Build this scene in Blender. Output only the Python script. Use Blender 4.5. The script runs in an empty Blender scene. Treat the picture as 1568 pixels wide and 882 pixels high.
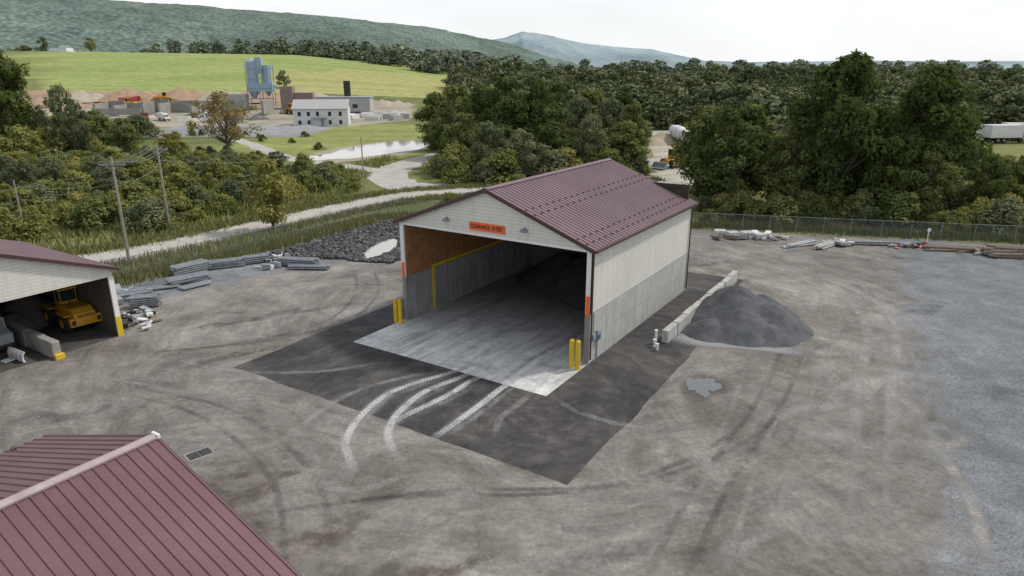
import bpy, math, numpy as np, random
from mathutils import Vector, Matrix, noise as mnoise
R_=math.radians
rng=np.random.default_rng(7); random.seed(7)
scene=bpy.context.scene
COL=scene.collection

# ---------------------------------------------------------------- nodes
def new_mat(name):
    m=bpy.data.materials.new(name); m.use_nodes=True
    nt=m.node_tree; b=nt.nodes['Principled BSDF']
    return m,nt,b
def L(nt,a,b): nt.links.new(a,b)
def setin(nt,sock,v):
    if hasattr(v,'links'): L(nt,v,sock)
    elif isinstance(v,(tuple,list)): sock.default_value=(*v,1) if len(v)==3 and sock.type=='RGBA' else v
    else: sock.default_value=v
def objco(nt): return nt.nodes.new('ShaderNodeTexCoord').outputs['Object']
def noise(nt,vec,scale,detail=3,rough=.55,dist=0):
    n=nt.nodes.new('ShaderNodeTexNoise'); L(nt,vec,n.inputs['Vector'])
    n.inputs['Scale'].default_value=scale; n.inputs['Detail'].default_value=detail
    n.inputs['Roughness'].default_value=rough; n.inputs['Distortion'].default_value=dist
    return n.outputs['Fac']
def voro(nt,vec,scale,out='Distance'):
    n=nt.nodes.new('ShaderNodeTexVoronoi'); L(nt,vec,n.inputs['Vector']); n.inputs['Scale'].default_value=scale
    return n.outputs[out]
def ramp(nt,fac,stops):
    n=nt.nodes.new('ShaderNodeValToRGB'); L(nt,fac,n.inputs['Fac']); e=n.color_ramp.elements
    while len(e)<len(stops): e.new(.5)
    for i,(p,c) in enumerate(stops):
        e[i].position=p; e[i].color=(*c,1) if not isinstance(c,(int,float)) else (c,c,c,1)
    return n.outputs['Color']
def mixc(nt,fac,a,b,blend='MIX'):
    n=nt.nodes.new('ShaderNodeMix'); n.data_type='RGBA'; n.blend_type=blend
    setin(nt,n.inputs[0],fac); setin(nt,n.inputs[6],a); setin(nt,n.inputs[7],b)
    return n.outputs[2]
def mth(nt,op,a,b=0.0,c=0.0,clamp=False):
    n=nt.nodes.new('ShaderNodeMath'); n.operation=op; n.use_clamp=clamp
    setin(nt,n.inputs[0],a); setin(nt,n.inputs[1],b); setin(nt,n.inputs[2],c)
    return n.outputs[0]
def sep(nt,vec):
    n=nt.nodes.new('ShaderNodeSeparateXYZ'); L(nt,vec,n.inputs[0]); return n.outputs
def comb(nt,x,y,z=0.0):
    n=nt.nodes.new('ShaderNodeCombineXYZ'); setin(nt,n.inputs[0],x); setin(nt,n.inputs[1],y); setin(nt,n.inputs[2],z); return n.outputs[0]
def arcs(nt,s,cx,cy,fr,fa,detail=3,dist=.5):
    """noise drawn out along circles about (cx,cy): worn wheel paths"""
    dx=mth(nt,'SUBTRACT',s[0],cx); dy=mth(nt,'SUBTRACT',s[1],cy)
    r=mth(nt,'SQRT',mth(nt,'ADD',mth(nt,'MULTIPLY',dx,dx),mth(nt,'MULTIPLY',dy,dy)))
    a=mth(nt,'ARCTAN2',dx,dy)
    return noise(nt,comb(nt,mth(nt,'MULTIPLY',r,fr),mth(nt,'MULTIPLY',a,fa),2.),1.,detail,.62,dist)
def attr(nt,name,out='Fac'):
    n=nt.nodes.new('ShaderNodeAttribute'); n.attribute_name=name; return n.outputs[out]
def bump(nt,b,h,strength=.3,dist=.05):
    n=nt.nodes.new('ShaderNodeBump'); n.inputs['Strength'].default_value=strength; n.inputs['Distance'].default_value=dist
    L(nt,h,n.inputs['Height']); L(nt,n.outputs[0],b.inputs['Normal'])
def nmat(name,c1,c2,scale=2,rough=.8,metal=0,bs=.15,fine=None,bd=.02,spec=.4):
    m,nt,b=new_mat(name); co=objco(nt)
    n1=noise(nt,co,scale,4,.6); f=ramp(nt,n1,[(.3,0.),(.7,1.)])
    c=mixc(nt,f,c1,c2)
    if fine:
        n2=noise(nt,co,fine,2,.6); c=mixc(nt,.6,c,mixc(nt,1.0,c,ramp(nt,n2,[(.3,.55),(.7,1.45)]),'MULTIPLY'))
        bump(nt,b,n2,bs,bd)
    elif bs: bump(nt,b,n1,bs,bd)
    L(nt,c,b.inputs['Base Color']); b.inputs['Roughness'].default_value=rough; b.inputs['Metallic'].default_value=metal
    b.inputs['Specular IOR Level'].default_value=spec
    return m
def stripes(name,c1,c2,axis,period,lw,cline,rough=.6,nscale=.6,bs=.4,lw2=None,axis2=None,period2=1,streak=0):
    m,nt,b=new_mat(name); co=objco(nt); s=sep(nt,co)
    fr=mth(nt,'FRACT',mth(nt,'DIVIDE',s[axis],period))
    line=mth(nt,'LESS_THAN',fr,lw)
    if axis2 is not None:
        fr2=mth(nt,'FRACT',mth(nt,'DIVIDE',s[axis2],period2)); line=mth(nt,'MAXIMUM',line,mth(nt,'LESS_THAN',fr2,lw2))
    n1=noise(nt,co,nscale,5,.65); base=mixc(nt,ramp(nt,n1,[(.3,0.),(.7,1.)]),c1,c2)
    if streak:
        mp=nt.nodes.new('ShaderNodeMapping'); mp.inputs['Scale'].default_value=(3,3,.25); L(nt,co,mp.inputs[0])
        base=mixc(nt,streak,base,mixc(nt,1.,base,ramp(nt,noise(nt,mp.outputs[0],1.2,4,.7),[(.35,.6),(.6,1.15)]),'MULTIPLY'))
    L(nt,mixc(nt,line,base,cline),b.inputs['Base Color']); b.inputs['Roughness'].default_value=rough
    b.inputs['Specular IOR Level'].default_value=.3
    bump(nt,b,fr,bs,.015)
    return m

# ---------------------------------------------------------------- mesh helpers
class MB:
    def __init__(s): s.v=[];s.f=[];s.m=[]
    def quad(s,pts,m=0):
        i=len(s.v); s.v+= [tuple(p) for p in pts]; s.f.append(tuple(range(i,i+len(pts)))); s.m.append(m)
    def hexa(s,p,m=0):
        i=len(s.v); s.v+=[tuple(q) for q in p]
        for f in ((0,3,2,1),(4,5,6,7),(0,1,5,4),(1,2,6,5),(2,3,7,6),(3,0,4,7)):
            s.f.append(tuple(i+k for k in f)); s.m.append(m)
    def box(s,x0,x1,y0,y1,z0,z1,m=0,M=None):
        p=[(x0,y0,z0),(x1,y0,z0),(x1,y1,z0),(x0,y1,z0),(x0,y0,z1),(x1,y0,z1),(x1,y1,z1),(x0,y1,z1)]
        if M is not None: p=[M@Vector(q) for q in p]
        s.hexa(p,m)
    def obox(s,c,size,rot=0,m=0,tilt=0):
        M=Matrix.Translation(c)@Matrix.Rotation(rot,4,'Z')@Matrix.Rotation(tilt,4,'Y')
        a,b,d=size[0]/2,size[1]/2,size[2]/2
        s.box(-a,a,-b,b,-d,d,m,M)
    def cyl(s,p0,p1,r0,r1=None,n=10,m=0,caps=True):
        r1=r0 if r1 is None else r1
        p0=Vector(p0);p1=Vector(p1);d=(p1-p0).normalized()
        a=d.orthogonal().normalized(); b=d.cross(a); i=len(s.v)
        for p,r in ((p0,r0),(p1,r1)):
            for k in range(n):
                t=2*math.pi*k/n; s.v.append(tuple(p+(a*math.cos(t)+b*math.sin(t))*r))
        for k in range(n):
            s.f.append((i+k,i+(k+1)%n,i+n+(k+1)%n,i+n+k)); s.m.append(m)
        if caps:
            s.f.append(tuple(i+k for k in range(n))[::-1]); s.m.append(m)
            s.f.append(tuple(i+n+k for k in range(n))); s.m.append(m)
    def prism(s,poly,y0,y1,m=0):  # poly in xz extruded along y
        n=len(poly); i=len(s.v)
        s.v+=[(x,y0,z) for x,z in poly]+[(x,y1,z) for x,z in poly]
        s.f.append(tuple(range(i,i+n))); s.m.append(m)
        s.f.append(tuple(range(i+2*n-1,i+n-1,-1))); s.m.append(m)
        for k in range(n):
            s.f.append((i+k,i+n+k,i+n+(k+1)%n,i+(k+1)%n)); s.m.append(m)
    def build(s,name,mats,parent=None,bevel=0,smooth=False,loc=None,rot=0):
        me=bpy.data.meshes.new(name); me.from_pydata(s.v,[],s.f)
        for mt in (mats if isinstance(mats,(list,tuple)) else [mats]): me.materials.append(mt)
        me.polygons.foreach_set('material_index',s.m)
        if smooth: me.polygons.foreach_set('use_smooth',[True]*len(s.f))
        me.update(); o=bpy.data.objects.new(name,me); COL.objects.link(o)
        if parent: o.parent=parent
        if loc: o.location=loc
        o.rotation_euler[2]=rot
        if bevel:
            b=o.modifiers.new('b','BEVEL'); b.width=bevel; b.segments=2; b.limit_method='ANGLE'
        return o
def empty(name,loc=(0,0,0),rot=0,sc=1):
    e=bpy.data.objects.new(name,None); COL.objects.link(e); e.location=loc; e.rotation_euler[2]=rot; e.scale=(sc,)*3
    e.empty_display_size=.5
    return e
def npmesh(name,V,F,mats,mi=None,attrs=None,smooth=False):
    me=bpy.data.meshes.new(name); k=F.shape[1]
    me.vertices.add(len(V)); me.vertices.foreach_set('co',V.astype(np.float32).ravel())
    me.loops.add(F.size); me.loops.foreach_set('vertex_index',F.astype(np.int32).ravel())
    me.polygons.add(len(F)); me.polygons.foreach_set('loop_start',np.arange(0,F.size,k,dtype=np.int32))
    try: me.polygons.foreach_set('loop_total',np.full(len(F),k,dtype=np.int32))
    except Exception: pass
    for mt in mats: me.materials.append(mt)
    if mi is not None: me.polygons.foreach_set('material_index',mi.astype(np.int32))
    if smooth: me.polygons.foreach_set('use_smooth',np.ones(len(F),dtype=bool))
    me.update(calc_edges=True)
    for n,a in (attrs or {}).items():
        if a.ndim==1:
            t=me.attributes.new(n,'FLOAT','POINT'); t.data.foreach_set('value',a.astype(np.float32))
        else:
            t=me.attributes.new(n,'FLOAT_COLOR','POINT'); t.data.foreach_set('color',np.hstack([a,np.ones((len(a),1))]).astype(np.float32).ravel())
    me.validate(); return me
def addobj(name,me,parent=None,loc=(0,0,0),rot=0,sc=(1,1,1)):
    o=bpy.data.objects.new(name,me); COL.objects.link(o); o.location=loc; o.rotation_euler[2]=rot; o.scale=sc
    if parent: o.parent=parent
    return o
def sstep(t): t=np.clip(t,0,1); return t*t*(3-2*t)

# ---------------------------------------------------------------- terrain
def tz(x,y):
    x=np.asarray(x,float); y=np.asarray(y,float)
    r=x/np.maximum(y,1.)
    top=np.interp(r,[-1,-.65,-.3,-.08,.02,.15,1],[34,34,31,19,13,10,10])
    z=top*sstep((y-230)/370.)
    z=z-top*.45*sstep((y-640)/300.)
    return z-.05
def zz(x,y): return float(tz(x,y))
def pdist(P,pts):
    d=np.full(len(P),1e9)
    for a,b in zip(pts[:-1],pts[1:]):
        a=np.array(a,float);b=np.array(b,float);ab=b-a
        t=np.clip(((P-a)@ab)/(ab@ab),0,1); q=a+t[:,None]*ab
        d=np.minimum(d,np.hypot(*(P-q).T))
    return d
def inpoly(P,poly):
    x,y=P[:,0],P[:,1]; ins=np.zeros(len(P),bool); n=len(poly)
    for i in range(n):
        x1,y1=poly[i];x2,y2=poly[(i+1)%n]
        c=((y1>y)!=(y2>y))&(x<(x2-x1)*(y-y1)/((y2-y1) if y2!=y1 else 1e-9)+x1); ins^=c
    return ins
def fnoise(x,y,s,seed=0):
    return np.array([mnoise.noise(Vector((a*s,b*s,seed))) for a,b in zip(x,y)])

xs=np.concatenate([-np.geomspace(9000,260,30),np.arange(-250,200,3.),np.geomspace(210,9000,30)])
ys=np.concatenate([[-200,-60,0],np.arange(20,420,3.),np.geomspace(425,12000,60)])
GX,GY=np.meshgrid(xs,ys); X=GX.ravel();Y=GY.ravel(); Z=tz(X,Y)
P=np.stack([X,Y],1)
nA=fnoise(X,Y,.02,1); nB=fnoise(X,Y,.12,5)
Cc=np.tile(np.array([.115,.145,.048]),(len(X),1))
def lay(mask,c):
    global Cc; m=np.clip(mask,0,1)[:,None]; Cc=Cc*(1-m)+np.array(c)*m
lay(sstep(.5+nA*2)*.8,(.19,.20,.075)); lay(sstep(.2+nB*1.6)*.6,(.22,.20,.09))
lay(inpoly(P,[(-75,140),(-20,150),(-18,240),(-60,250)])*.9,(.25,.275,.09))
site=[(-215,236),(-60,232),(-38,262),(-45,325),(-110,345),(-230,345)]
lay(inpoly(P,site)*(.85+nB*.4),(.37,.335,.285))
lay(inpoly(P,[(-235,292),(-125,300),(-70,318),(-105,355),(-240,358)])*(.9+nB*.5),(.35,.235,.155))
lay(inpoly(P,[(-108,196),(-60,200),(-58,236),(-115,240)])*1.,(.27,.275,.285))
fld=(Y>352)&(Y<640)&(X/np.maximum(Y,1)<.0-.02)&(X/np.maximum(Y,1)>-.66)
lay(fld*1.,(.255,.315,.105)); lay(fld*sstep(.5+nA*3)*.6,(.31,.345,.125))
lay((fld&(X>-.34*Y)&(Y<490+X*.35))*.8,(.37,.35,.145))
lay(inpoly(P,[(24,112),(36,112),(62,215),(40,222)])*1.,(.42,.39,.34))
lay((Y>650)*.8,(.11,.145,.08))
nx=len(xs); idx=np.arange(len(X)).reshape(len(ys),nx)
F=np.stack([idx[:-1,:-1],idx[:-1,1:],idx[1:,1:],idx[1:,:-1]],-1).reshape(-1,4)
m,nt,b=new_mat('terrain_grass'); co=objco(nt); s=sep(nt,co)
c=attr(nt,'col','Color'); n1=noise(nt,co,.25,5,.7); n2=noise(nt,co,2.2,3,.7)
rows=noise(nt,comb(nt,mth(nt,'MULTIPLY',s[0],.004),mth(nt,'MULTIPLY',s[1],.09)),1.,3)
c=mixc(nt,1.0,c,ramp(nt,n1,[(.25,.68),(.75,1.28)]),'MULTIPLY'); c=mixc(nt,1.0,c,ramp(nt,n2,[(.25,.7),(.75,1.3)]),'MULTIPLY')
c=mixc(nt,1.0,c,ramp(nt,rows,[(.35,.88),(.65,1.08)]),'MULTIPLY')
L(nt,c,b.inputs['Base Color']); b.inputs['Roughness'].default_value=.95; b.inputs['Specular IOR Level'].default_value=.1
addobj('terrain',npmesh('terrain',np.stack([X,Y,Z],1),F,[m],attrs={'col':Cc},smooth=True))

# ---------------------------------------------------------------- hills
def hazy_forest(name,c1,c2,scale,ct=.6):  # aerial haze is painted into the forest's base colours
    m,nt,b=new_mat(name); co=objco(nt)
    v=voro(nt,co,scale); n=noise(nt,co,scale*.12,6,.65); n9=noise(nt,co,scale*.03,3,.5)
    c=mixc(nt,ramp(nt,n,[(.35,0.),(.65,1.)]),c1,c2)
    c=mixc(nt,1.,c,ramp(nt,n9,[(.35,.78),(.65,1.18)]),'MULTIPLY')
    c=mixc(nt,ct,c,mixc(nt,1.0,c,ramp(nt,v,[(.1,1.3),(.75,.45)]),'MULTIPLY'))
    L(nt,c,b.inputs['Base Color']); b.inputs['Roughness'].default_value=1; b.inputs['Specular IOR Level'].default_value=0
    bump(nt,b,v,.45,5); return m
def ridge(name,pts,mat,foot=.55,n=420,rows=50,amp=10):
    pts=np.array(pts,float); d=np.r_[0,np.cumsum(np.hypot(*np.diff(pts[:,:2],axis=0).T))]
    s=np.linspace(0,d[-1],n); cx=np.interp(s,d,pts[:,0]);cy=np.interp(s,d,pts[:,1]);ch=np.interp(s,d,pts[:,2])
    V=[]
    for j in range(rows):
        t=j/(rows-12)
        if t<=1: f=foot+(1-foot)*t; hh=ch*(.35*t+.65*t*t*(3-2*t))
        else: f=1+(t-1)*.6; hh=ch*(1-(t-1)*1.6)
        x=cx*f;y=cy*f
        sp=np.array([mnoise.fractal(Vector((a*.0028,b_*.0028,3)),1,2,5) for a,b_ in zip(x,y)])
        fine=np.array([mnoise.noise(Vector((a*.035,b_*.035,9))) for a,b_ in zip(x,y)])
        env=min(1,t*2)*(1-.75*max(0,1-abs(t-1)*3))
        z=hh+sp*32*env*(ch/220)+fine*amp*.35*min(1,t*3)-2
        V.append(np.stack([x,y,z],1))
    V=np.concatenate(V); idx=np.arange(len(V)).reshape(rows,n)
    F=np.stack([idx[:-1,:-1],idx[:-1,1:],idx[1:,1:],idx[1:,:-1]],-1).reshape(-1,4)
    addobj(name,npmesh(name,V,F,[mat],smooth=True))
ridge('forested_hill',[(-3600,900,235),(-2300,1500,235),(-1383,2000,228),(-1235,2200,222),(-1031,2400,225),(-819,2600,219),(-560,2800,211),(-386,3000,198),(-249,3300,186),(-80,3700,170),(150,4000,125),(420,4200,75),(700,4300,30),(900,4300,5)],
      hazy_forest('hill_forest_near_hazed',(.135,.182,.165),(.18,.228,.19),.08,.7))
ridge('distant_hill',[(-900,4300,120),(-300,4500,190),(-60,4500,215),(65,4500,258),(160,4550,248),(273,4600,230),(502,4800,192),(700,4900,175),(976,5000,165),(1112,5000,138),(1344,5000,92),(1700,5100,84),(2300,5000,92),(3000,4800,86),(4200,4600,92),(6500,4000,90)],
      hazy_forest('hill_forest_far_hazed',(.26,.33,.365),(.30,.37,.39),.04,.25),foot=.62,amp=6)

# ---------------------------------------------------------------- soft patches / ribbons on the ground
def soft_mat(name,c1,c2,gain=1,nscale=1.2,lo=.35,hi=.65,rough=.9,tread=0):
    m,nt,b=new_mat(name); co=objco(nt)
    n=noise(nt,co,nscale,5,.7); n2=noise(nt,co,nscale*9,3,.7)
    f=mth(nt,'MULTIPLY',ramp(nt,n,[(lo,0.),(hi,1.)]),mth(nt,'MULTIPLY',attr(nt,'fade'),gain))
    f=mth(nt,'MULTIPLY',f,ramp(nt,n2,[(.25,.35),(.65,1.)]),clamp=True)
    if tread:
        fr=mth(nt,'FRACT',mth(nt,'ADD',mth(nt,'MULTIPLY',attr(nt,'along'),tread),mth(nt,'MULTIPLY',mth(nt,'ABSOLUTE',attr(nt,'across')),.9)))
        f=mth(nt,'MULTIPLY',f,ramp(nt,fr,[(.0,1.),(.45,.95),(.65,.5),(.95,.55)]))
    L(nt,mixc(nt,n2,c1,c2),b.inputs['Base Color']); b.inputs['Roughness'].default_value=rough; b.inputs['Specular IOR Level'].default_value=.2
    L(nt,f,b.inputs['Alpha']); return m
def smooth_line(pts,step=.5):
    pts=[np.array(p,float) for p in pts]; out=[]
    ext=[2*pts[0]-pts[1]]+pts+[2*pts[-1]-pts[-2]]
    for i in range(1,len(ext)-2):
        p0,p1,p2,p3=ext[i-1:i+3]; n=max(2,int(np.linalg.norm(p2-p1)/step))
        for k in range(n):
            t=k/n; out.append(.5*((2*p1)+(-p0+p2)*t+(2*p0-5*p1+4*p2-p3)*t*t+(-p0+3*p1-3*p2+p3)*t**3))
    out.append(pts[-1]); return np.array(out)
def ribbon(name,pts,w,z,mat,parent=None,fade=True,step=.5,edge=.3,jit=0,endfade=2.):
    c=smooth_line(pts,step); t=np.gradient(c,axis=0); t/=np.linalg.norm(t,axis=1)[:,None]+1e-9
    nrm=np.stack([-t[:,1],t[:,0]],1); s=np.r_[0,np.cumsum(np.linalg.norm(np.diff(c,axis=0),axis=1))]
    offs=np.array([-1,-1+edge,1-edge,1.])
    V=[];fa=[];al=[];ac=[]
    for o in offs:
        j=(rng.normal(0,jit,len(c)) if jit and abs(o)==1 else 0)
        q=c+nrm*((o*w/2+j)[:,None] if jit and abs(o)==1 else o*w/2)
        V.append(np.c_[q,np.full(len(c),z)])
        e=np.minimum(1,np.minimum(s,s[-1]-s)/endfade) if fade else np.ones(len(c))
        fa.append((0 if abs(o)==1 else 1)*e if fade else e); al.append(s); ac.append(np.full(len(c),o))
    n=len(c); V=np.concatenate(V); idx=np.arange(4*n).reshape(4,n)
    F=np.stack([idx[:-1,:-1],idx[:-1,1:],idx[1:,1:],idx[1:,:-1]],-1).reshape(-1,4)[:,::-1]
    return addobj(name,npmesh(name,V,F,[mat],attrs={'fade':np.concatenate(fa),'along':np.concatenate(al),'across':np.concatenate(ac)}),parent)
def patch(name,cx,cy,rx,ry,z,mat,rot=0,parent=None,n=28,seed=0):
    r=np.random.default_rng(seed); a=np.linspace(0,2*math.pi,n,endpoint=False)
    k=1+.22*np.sin(a*2+r.uniform(0,6))+.15*np.sin(a*3+r.uniform(0,6))+r.normal(0,.05,n)
    V=[(0,0,0)];fa=[1.]
    for q,f in ((.5,.8),(1,.0)):
        for i in range(n): V.append((rx*q*k[i]*math.cos(a[i]),ry*q*k[i]*math.sin(a[i]),0)); fa.append(f)
    me=bpy.data.meshes.new(name)
    fc=[(0,1+i,1+(i+1)%n) for i in range(n)]+[(1+i,1+n+i,1+n+(i+1)%n,1+(i+1)%n) for i in range(n)]
    me.from_pydata(V,[],fc); t=me.attributes.new('fade','FLOAT','POINT'); t.data.foreach_set('value',fa); me.materials.append(mat)
    return addobj(name,me,parent,(cx,cy,z),rot)
def sheet(name,poly,z,mat,jit=.1,step=1.,parent=None):
    out=[];n=len(poly)
    for i in range(n):
        a=np.array(poly[i],float);b_=np.array(poly[(i+1)%n],float); k=max(1,int(np.linalg.norm(b_-a)/step))
        for q in range(k):
            p=a+(b_-a)*q/k; w_=mnoise.noise(Vector((p[0]*.35,p[1]*.35,i)))*jit*2.2; w2=mnoise.noise(Vector((p[0]*.35,p[1]*.35,i+40)))*jit*2.2
            out.append((p[0]+w_+random.gauss(0,jit*.15),p[1]+w2+random.gauss(0,jit*.15),z))
    o=MB(); o.quad(out); return o.build(name,mat,parent)

# yard ground
m,nt,b=new_mat('yard_gravel'); co=objco(nt); s=sep(nt,co)
n0=noise(nt,co,.06,4,.6,.6); n1=noise(nt,co,.45,5,.68); n2=noise(nt,co,4,4,.7); n3=noise(nt,co,26,2,.7); v=voro(nt,co,14,'Color')
nw=noise(nt,co,.15,6,.74,1.1)
arc=arcs(nt,s,2.,50.,1.0,5.,4,.9); arc2=arcs(nt,s,-14.,18.,1.2,4.,3,.9); nm=noise(nt,co,.1,3)
base=mixc(nt,ramp(nt,n0,[(.35,0.),(.65,1.)]),(.180,.165,.150),(.255,.240,.220))
base=mixc(nt,1.0,base,ramp(nt,n1,[(.3,.78),(.7,1.2)]),'MULTIPLY')
base=mixc(nt,1.0,base,ramp(nt,nw,[(.36,(1.2,1.2,1.2)),(.47,(1.,1.,1.)),(.56,(.80,.79,.77)),(.66,(.58,.56,.54))]),'MULTIPLY')
base=mixc(nt,ramp(nt,nm,[(.40,1.),(.6,.3)]),base,mixc(nt,1.0,base,ramp(nt,arc,[(.36,.78),(.5,1.),(.66,1.22)]),'MULTIPLY'))
base=mixc(nt,ramp(nt,nm,[(.48,0.),(.62,.8)]),base,mixc(nt,1.0,base,ramp(nt,arc2,[(.36,.78),(.66,1.18)]),'MULTIPLY'))
base=mixc(nt,1.0,base,ramp(nt,n2,[(.28,.74),(.72,1.24)]),'MULTIPLY')
gr=mixc(nt,ramp(nt,n1,[(.35,0.),(.65,1.)]),(.155,.165,.178),(.215,.226,.238))
gr=mixc(nt,1.0,gr,ramp(nt,sep(nt,v)[0],[(0,.72),(1,1.28)]),'MULTIPLY')
gr=mixc(nt,1.0,gr,ramp(nt,nw,[(.35,1.15),(.65,.70)]),'MULTIPLY')
mk=mth(nt,'DIVIDE',mth(nt,'SUBTRACT',mth(nt,'SUBTRACT',s[0],15.2),mth(nt,'MULTIPLY',mth(nt,'SUBTRACT',s[1],20.6),.48)),2.4)
mk=mth(nt,'ADD',mk,mth(nt,'MULTIPLY',mth(nt,'SUBTRACT',n1,.5),4.5),clamp=True)
mk2=mth(nt,'DIVIDE',mth(nt,'SUBTRACT',mth(nt,'SUBTRACT',s[1],50.5),mth(nt,'MULTIPLY',mth(nt,'ADD',s[0],30.),1.0)),3.)
mk2=mth(nt,'MULTIPLY',mth(nt,'ADD',mk2,mth(nt,'MULTIPLY',mth(nt,'SUBTRACT',n1,.5),4.),0.,True),mth(nt,'LESS_THAN',s[0],-8.))
c=mixc(nt,mth(nt,'MAXIMUM',mk,mk2),base,gr); c=mixc(nt,1.0,c,ramp(nt,n3,[(.25,.72),(.75,1.24)]),'MULTIPLY')
L(nt,c,b.inputs['Base Color']); b.inputs['Specular IOR Level'].default_value=.18
L(nt,ramp(nt,nw,[(.5,.93),(.66,.72)]),b.inputs['Roughness'])
bump(nt,b,noise(nt,co,9,3,.75),.55,.05)
YARD=[(-80,-30),(110,-30),(110,60),(82,66),(54,71),(21,78.5),(-2,82),(-15,84),(-33.5,57.5),(-42,47),(-80,22)]
sheet('yard_ground',YARD,0,m,.3,.7)

# pad frame: origin at the shed's front-left corner
BX,BY=-8.01,47.81; BROT=math.atan2(-.5402,.8415)
def loc2w(lx,ly): 
    c_,s_=math.cos(BROT),math.sin(BROT); return (BX+lx*c_-ly*s_, BY+lx*s_+ly*c_)
W2=loc2w
m,nt,b=new_mat('dark_asphalt'); co=objco(nt); s=sep(nt,co)
n1=noise(nt,co,.22,5,.65,.5); n2=noise(nt,co,1.5,4,.7); n3=noise(nt,co,22,2,.7); arc=arcs(nt,s,-1.,34.,1.3,5.,3,.8)
c=mixc(nt,ramp(nt,n1,[(.38,0.),(.64,1.)]),(.038,.037,.038),(.086,.081,.077))
c=mixc(nt,1.,c,ramp(nt,arc,[(.34,.75),(.52,1.),(.7,1.5)]),'MULTIPLY'); c=mixc(nt,1.,c,ramp(nt,n2,[(.3,.82),(.7,1.2)]),'MULTIPLY'); c=mixc(nt,1.,c,ramp(nt,n3,[(.3,.75),(.7,1.25)]),'MULTIPLY')
L(nt,c,b.inputs['Base Color']); b.inputs['Roughness'].default_value=.82; b.inputs['Specular IOR Level'].default_value=.3
sheet('asphalt_pad',[W2(*p) for p in [(-3.2,-12.3),(20.4,-12.3),(20.2,5),(19.2,14),(18.5,24),(-3.4,23)]],.006,m,.07,.35)
m,nt,b=new_mat('apron_concrete'); co=objco(nt); n1=noise(nt,co,.35,6,.65,1.2); n2=noise(nt,co,2.4,5,.7); n3=noise(nt,co,18,2)
mp=nt.nodes.new('ShaderNodeMapping'); mp.inputs['Scale'].default_value=(1.5,.16,1); L(nt,co,mp.inputs[0]); n4=noise(nt,mp.outputs[0],1.3,5,.65,.3)
c=mixc(nt,ramp(nt,n1,[(.35,0.),(.62,1.)]),(.40,.405,.41),(.70,.695,.68)); c=mixc(nt,1.,c,ramp(nt,n2,[(.3,.82),(.7,1.12)]),'MULTIPLY')
c=mixc(nt,1.,c,ramp(nt,n4,[(.36,.74),(.55,1.08)]),'MULTIPLY')
s=sep(nt,co); inside_shade=mth(nt,'DIVIDE',mth(nt,'ADD',s[1],mth(nt,'MULTIPLY',n1,6.)),13.,0.,True)  # interior shade painted into the floor, deeper towards the back
c=mixc(nt,mth(nt,'MULTIPLY',inside_shade,.88,0.,True),c,(.095,.10,.108))
jt=mth(nt,'LESS_THAN',mth(nt,'FRACT',mth(nt,'DIVIDE',mth(nt,'ADD',s[1],5.3),5.2)),.005); c=mixc(nt,jt,c,(.16,.16,.16))
c=mixc(nt,1.,c,ramp(nt,n3,[(.3,.93),(.7,1.06)]),'MULTIPLY'); L(nt,c,b.inputs['Base Color']); b.inputs['Roughness'].default_value=.72
apron_m=m

# ---------------------------------------------------------------- shared materials
siding=stripes('cream_siding',(.63,.625,.57),(.72,.71,.65),2,.22,.09,(.40,.40,.36),.5,.3,.5,streak=.2)
trim_w=nmat('white_trim',(.72,.72,.70),(.8,.8,.78),3,.5)
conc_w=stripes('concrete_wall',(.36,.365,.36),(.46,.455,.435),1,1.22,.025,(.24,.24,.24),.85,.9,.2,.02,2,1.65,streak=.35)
conc_i=stripes('interior_concrete_shaded',(.22,.225,.225),(.33,.33,.32),1,1.22,.03,(.13,.13,.13),.85,.5,.2,.02,2,1.65,streak=.6)  # darker copy of the wall concrete, interior shade put into its colour
conc_x=stripes('back_concrete_shaded',(.09,.09,.095),(.14,.14,.14),0,1.22,.02,(.06,.06,.06),.85,.9,.2,.02,2,1.65)  # back wall colour lowered to paint in the dimness inside
conc=nmat('concrete',(.33,.33,.32),(.47,.46,.43),1.3,.9,0,.3,12)
conc_d=nmat('stained_concrete',(.22,.215,.20),(.33,.32,.29),.5,.9,0,.3,8)
ply=stripes('plywood',(.24,.11,.045),(.40,.205,.09),1,1.22,.012,(.12,.06,.03),.7,2.2,.1,.008,2,2.44,streak=.5)
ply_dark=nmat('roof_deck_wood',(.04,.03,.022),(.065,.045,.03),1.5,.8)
maroon=nmat('maroon_metal',(.145,.092,.106),(.185,.122,.136),.35,.45,.0,.03,None,.02,.45)
maroon_d=nmat('maroon_trim',(.070,.036,.038),(.088,.044,.046),.8,.45)
maroon_r=nmat('maroon_weathered',(.13,.066,.074),(.168,.092,.10),.35,.45,0,.03)
yellow=nmat('yellow_paint',(.62,.41,.02),(.72,.5,.03),3,.5,0,.1,20)
orange=nmat('orange_sign',(.80,.13,.03),(.85,.16,.04),2,.5)
black=nmat('black_paint',(.015,.015,.015),(.03,.03,.03),3,.5)
steel=nmat('galvanised_steel',(.24,.27,.29),(.40,.43,.46),2.5,.5,.3,.2,15)
grey_p=nmat('grey_box_paint',(.22,.25,.28),(.28,.31,.34),3,.5)
blue_box=nmat('blue_box_paint',(.05,.12,.2),(.07,.16,.25),3,.5)
wood=nmat('weathered_wood',(.17,.13,.10),(.28,.23,.18),3,.9,0,.4,18)
polewood=nmat('pole_wood',(.24,.21,.18),(.36,.32,.28),3,.9,0,.4,18)
rubber=nmat('tyre_rubber',(.018,.018,.018),(.035,.033,.03),6,.9)
glass,nt,b=new_mat('dark_glass'); b.inputs['Base Color'].default_value=(.02,.03,.035,1); b.inputs['Roughness'].default_value=.08
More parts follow.
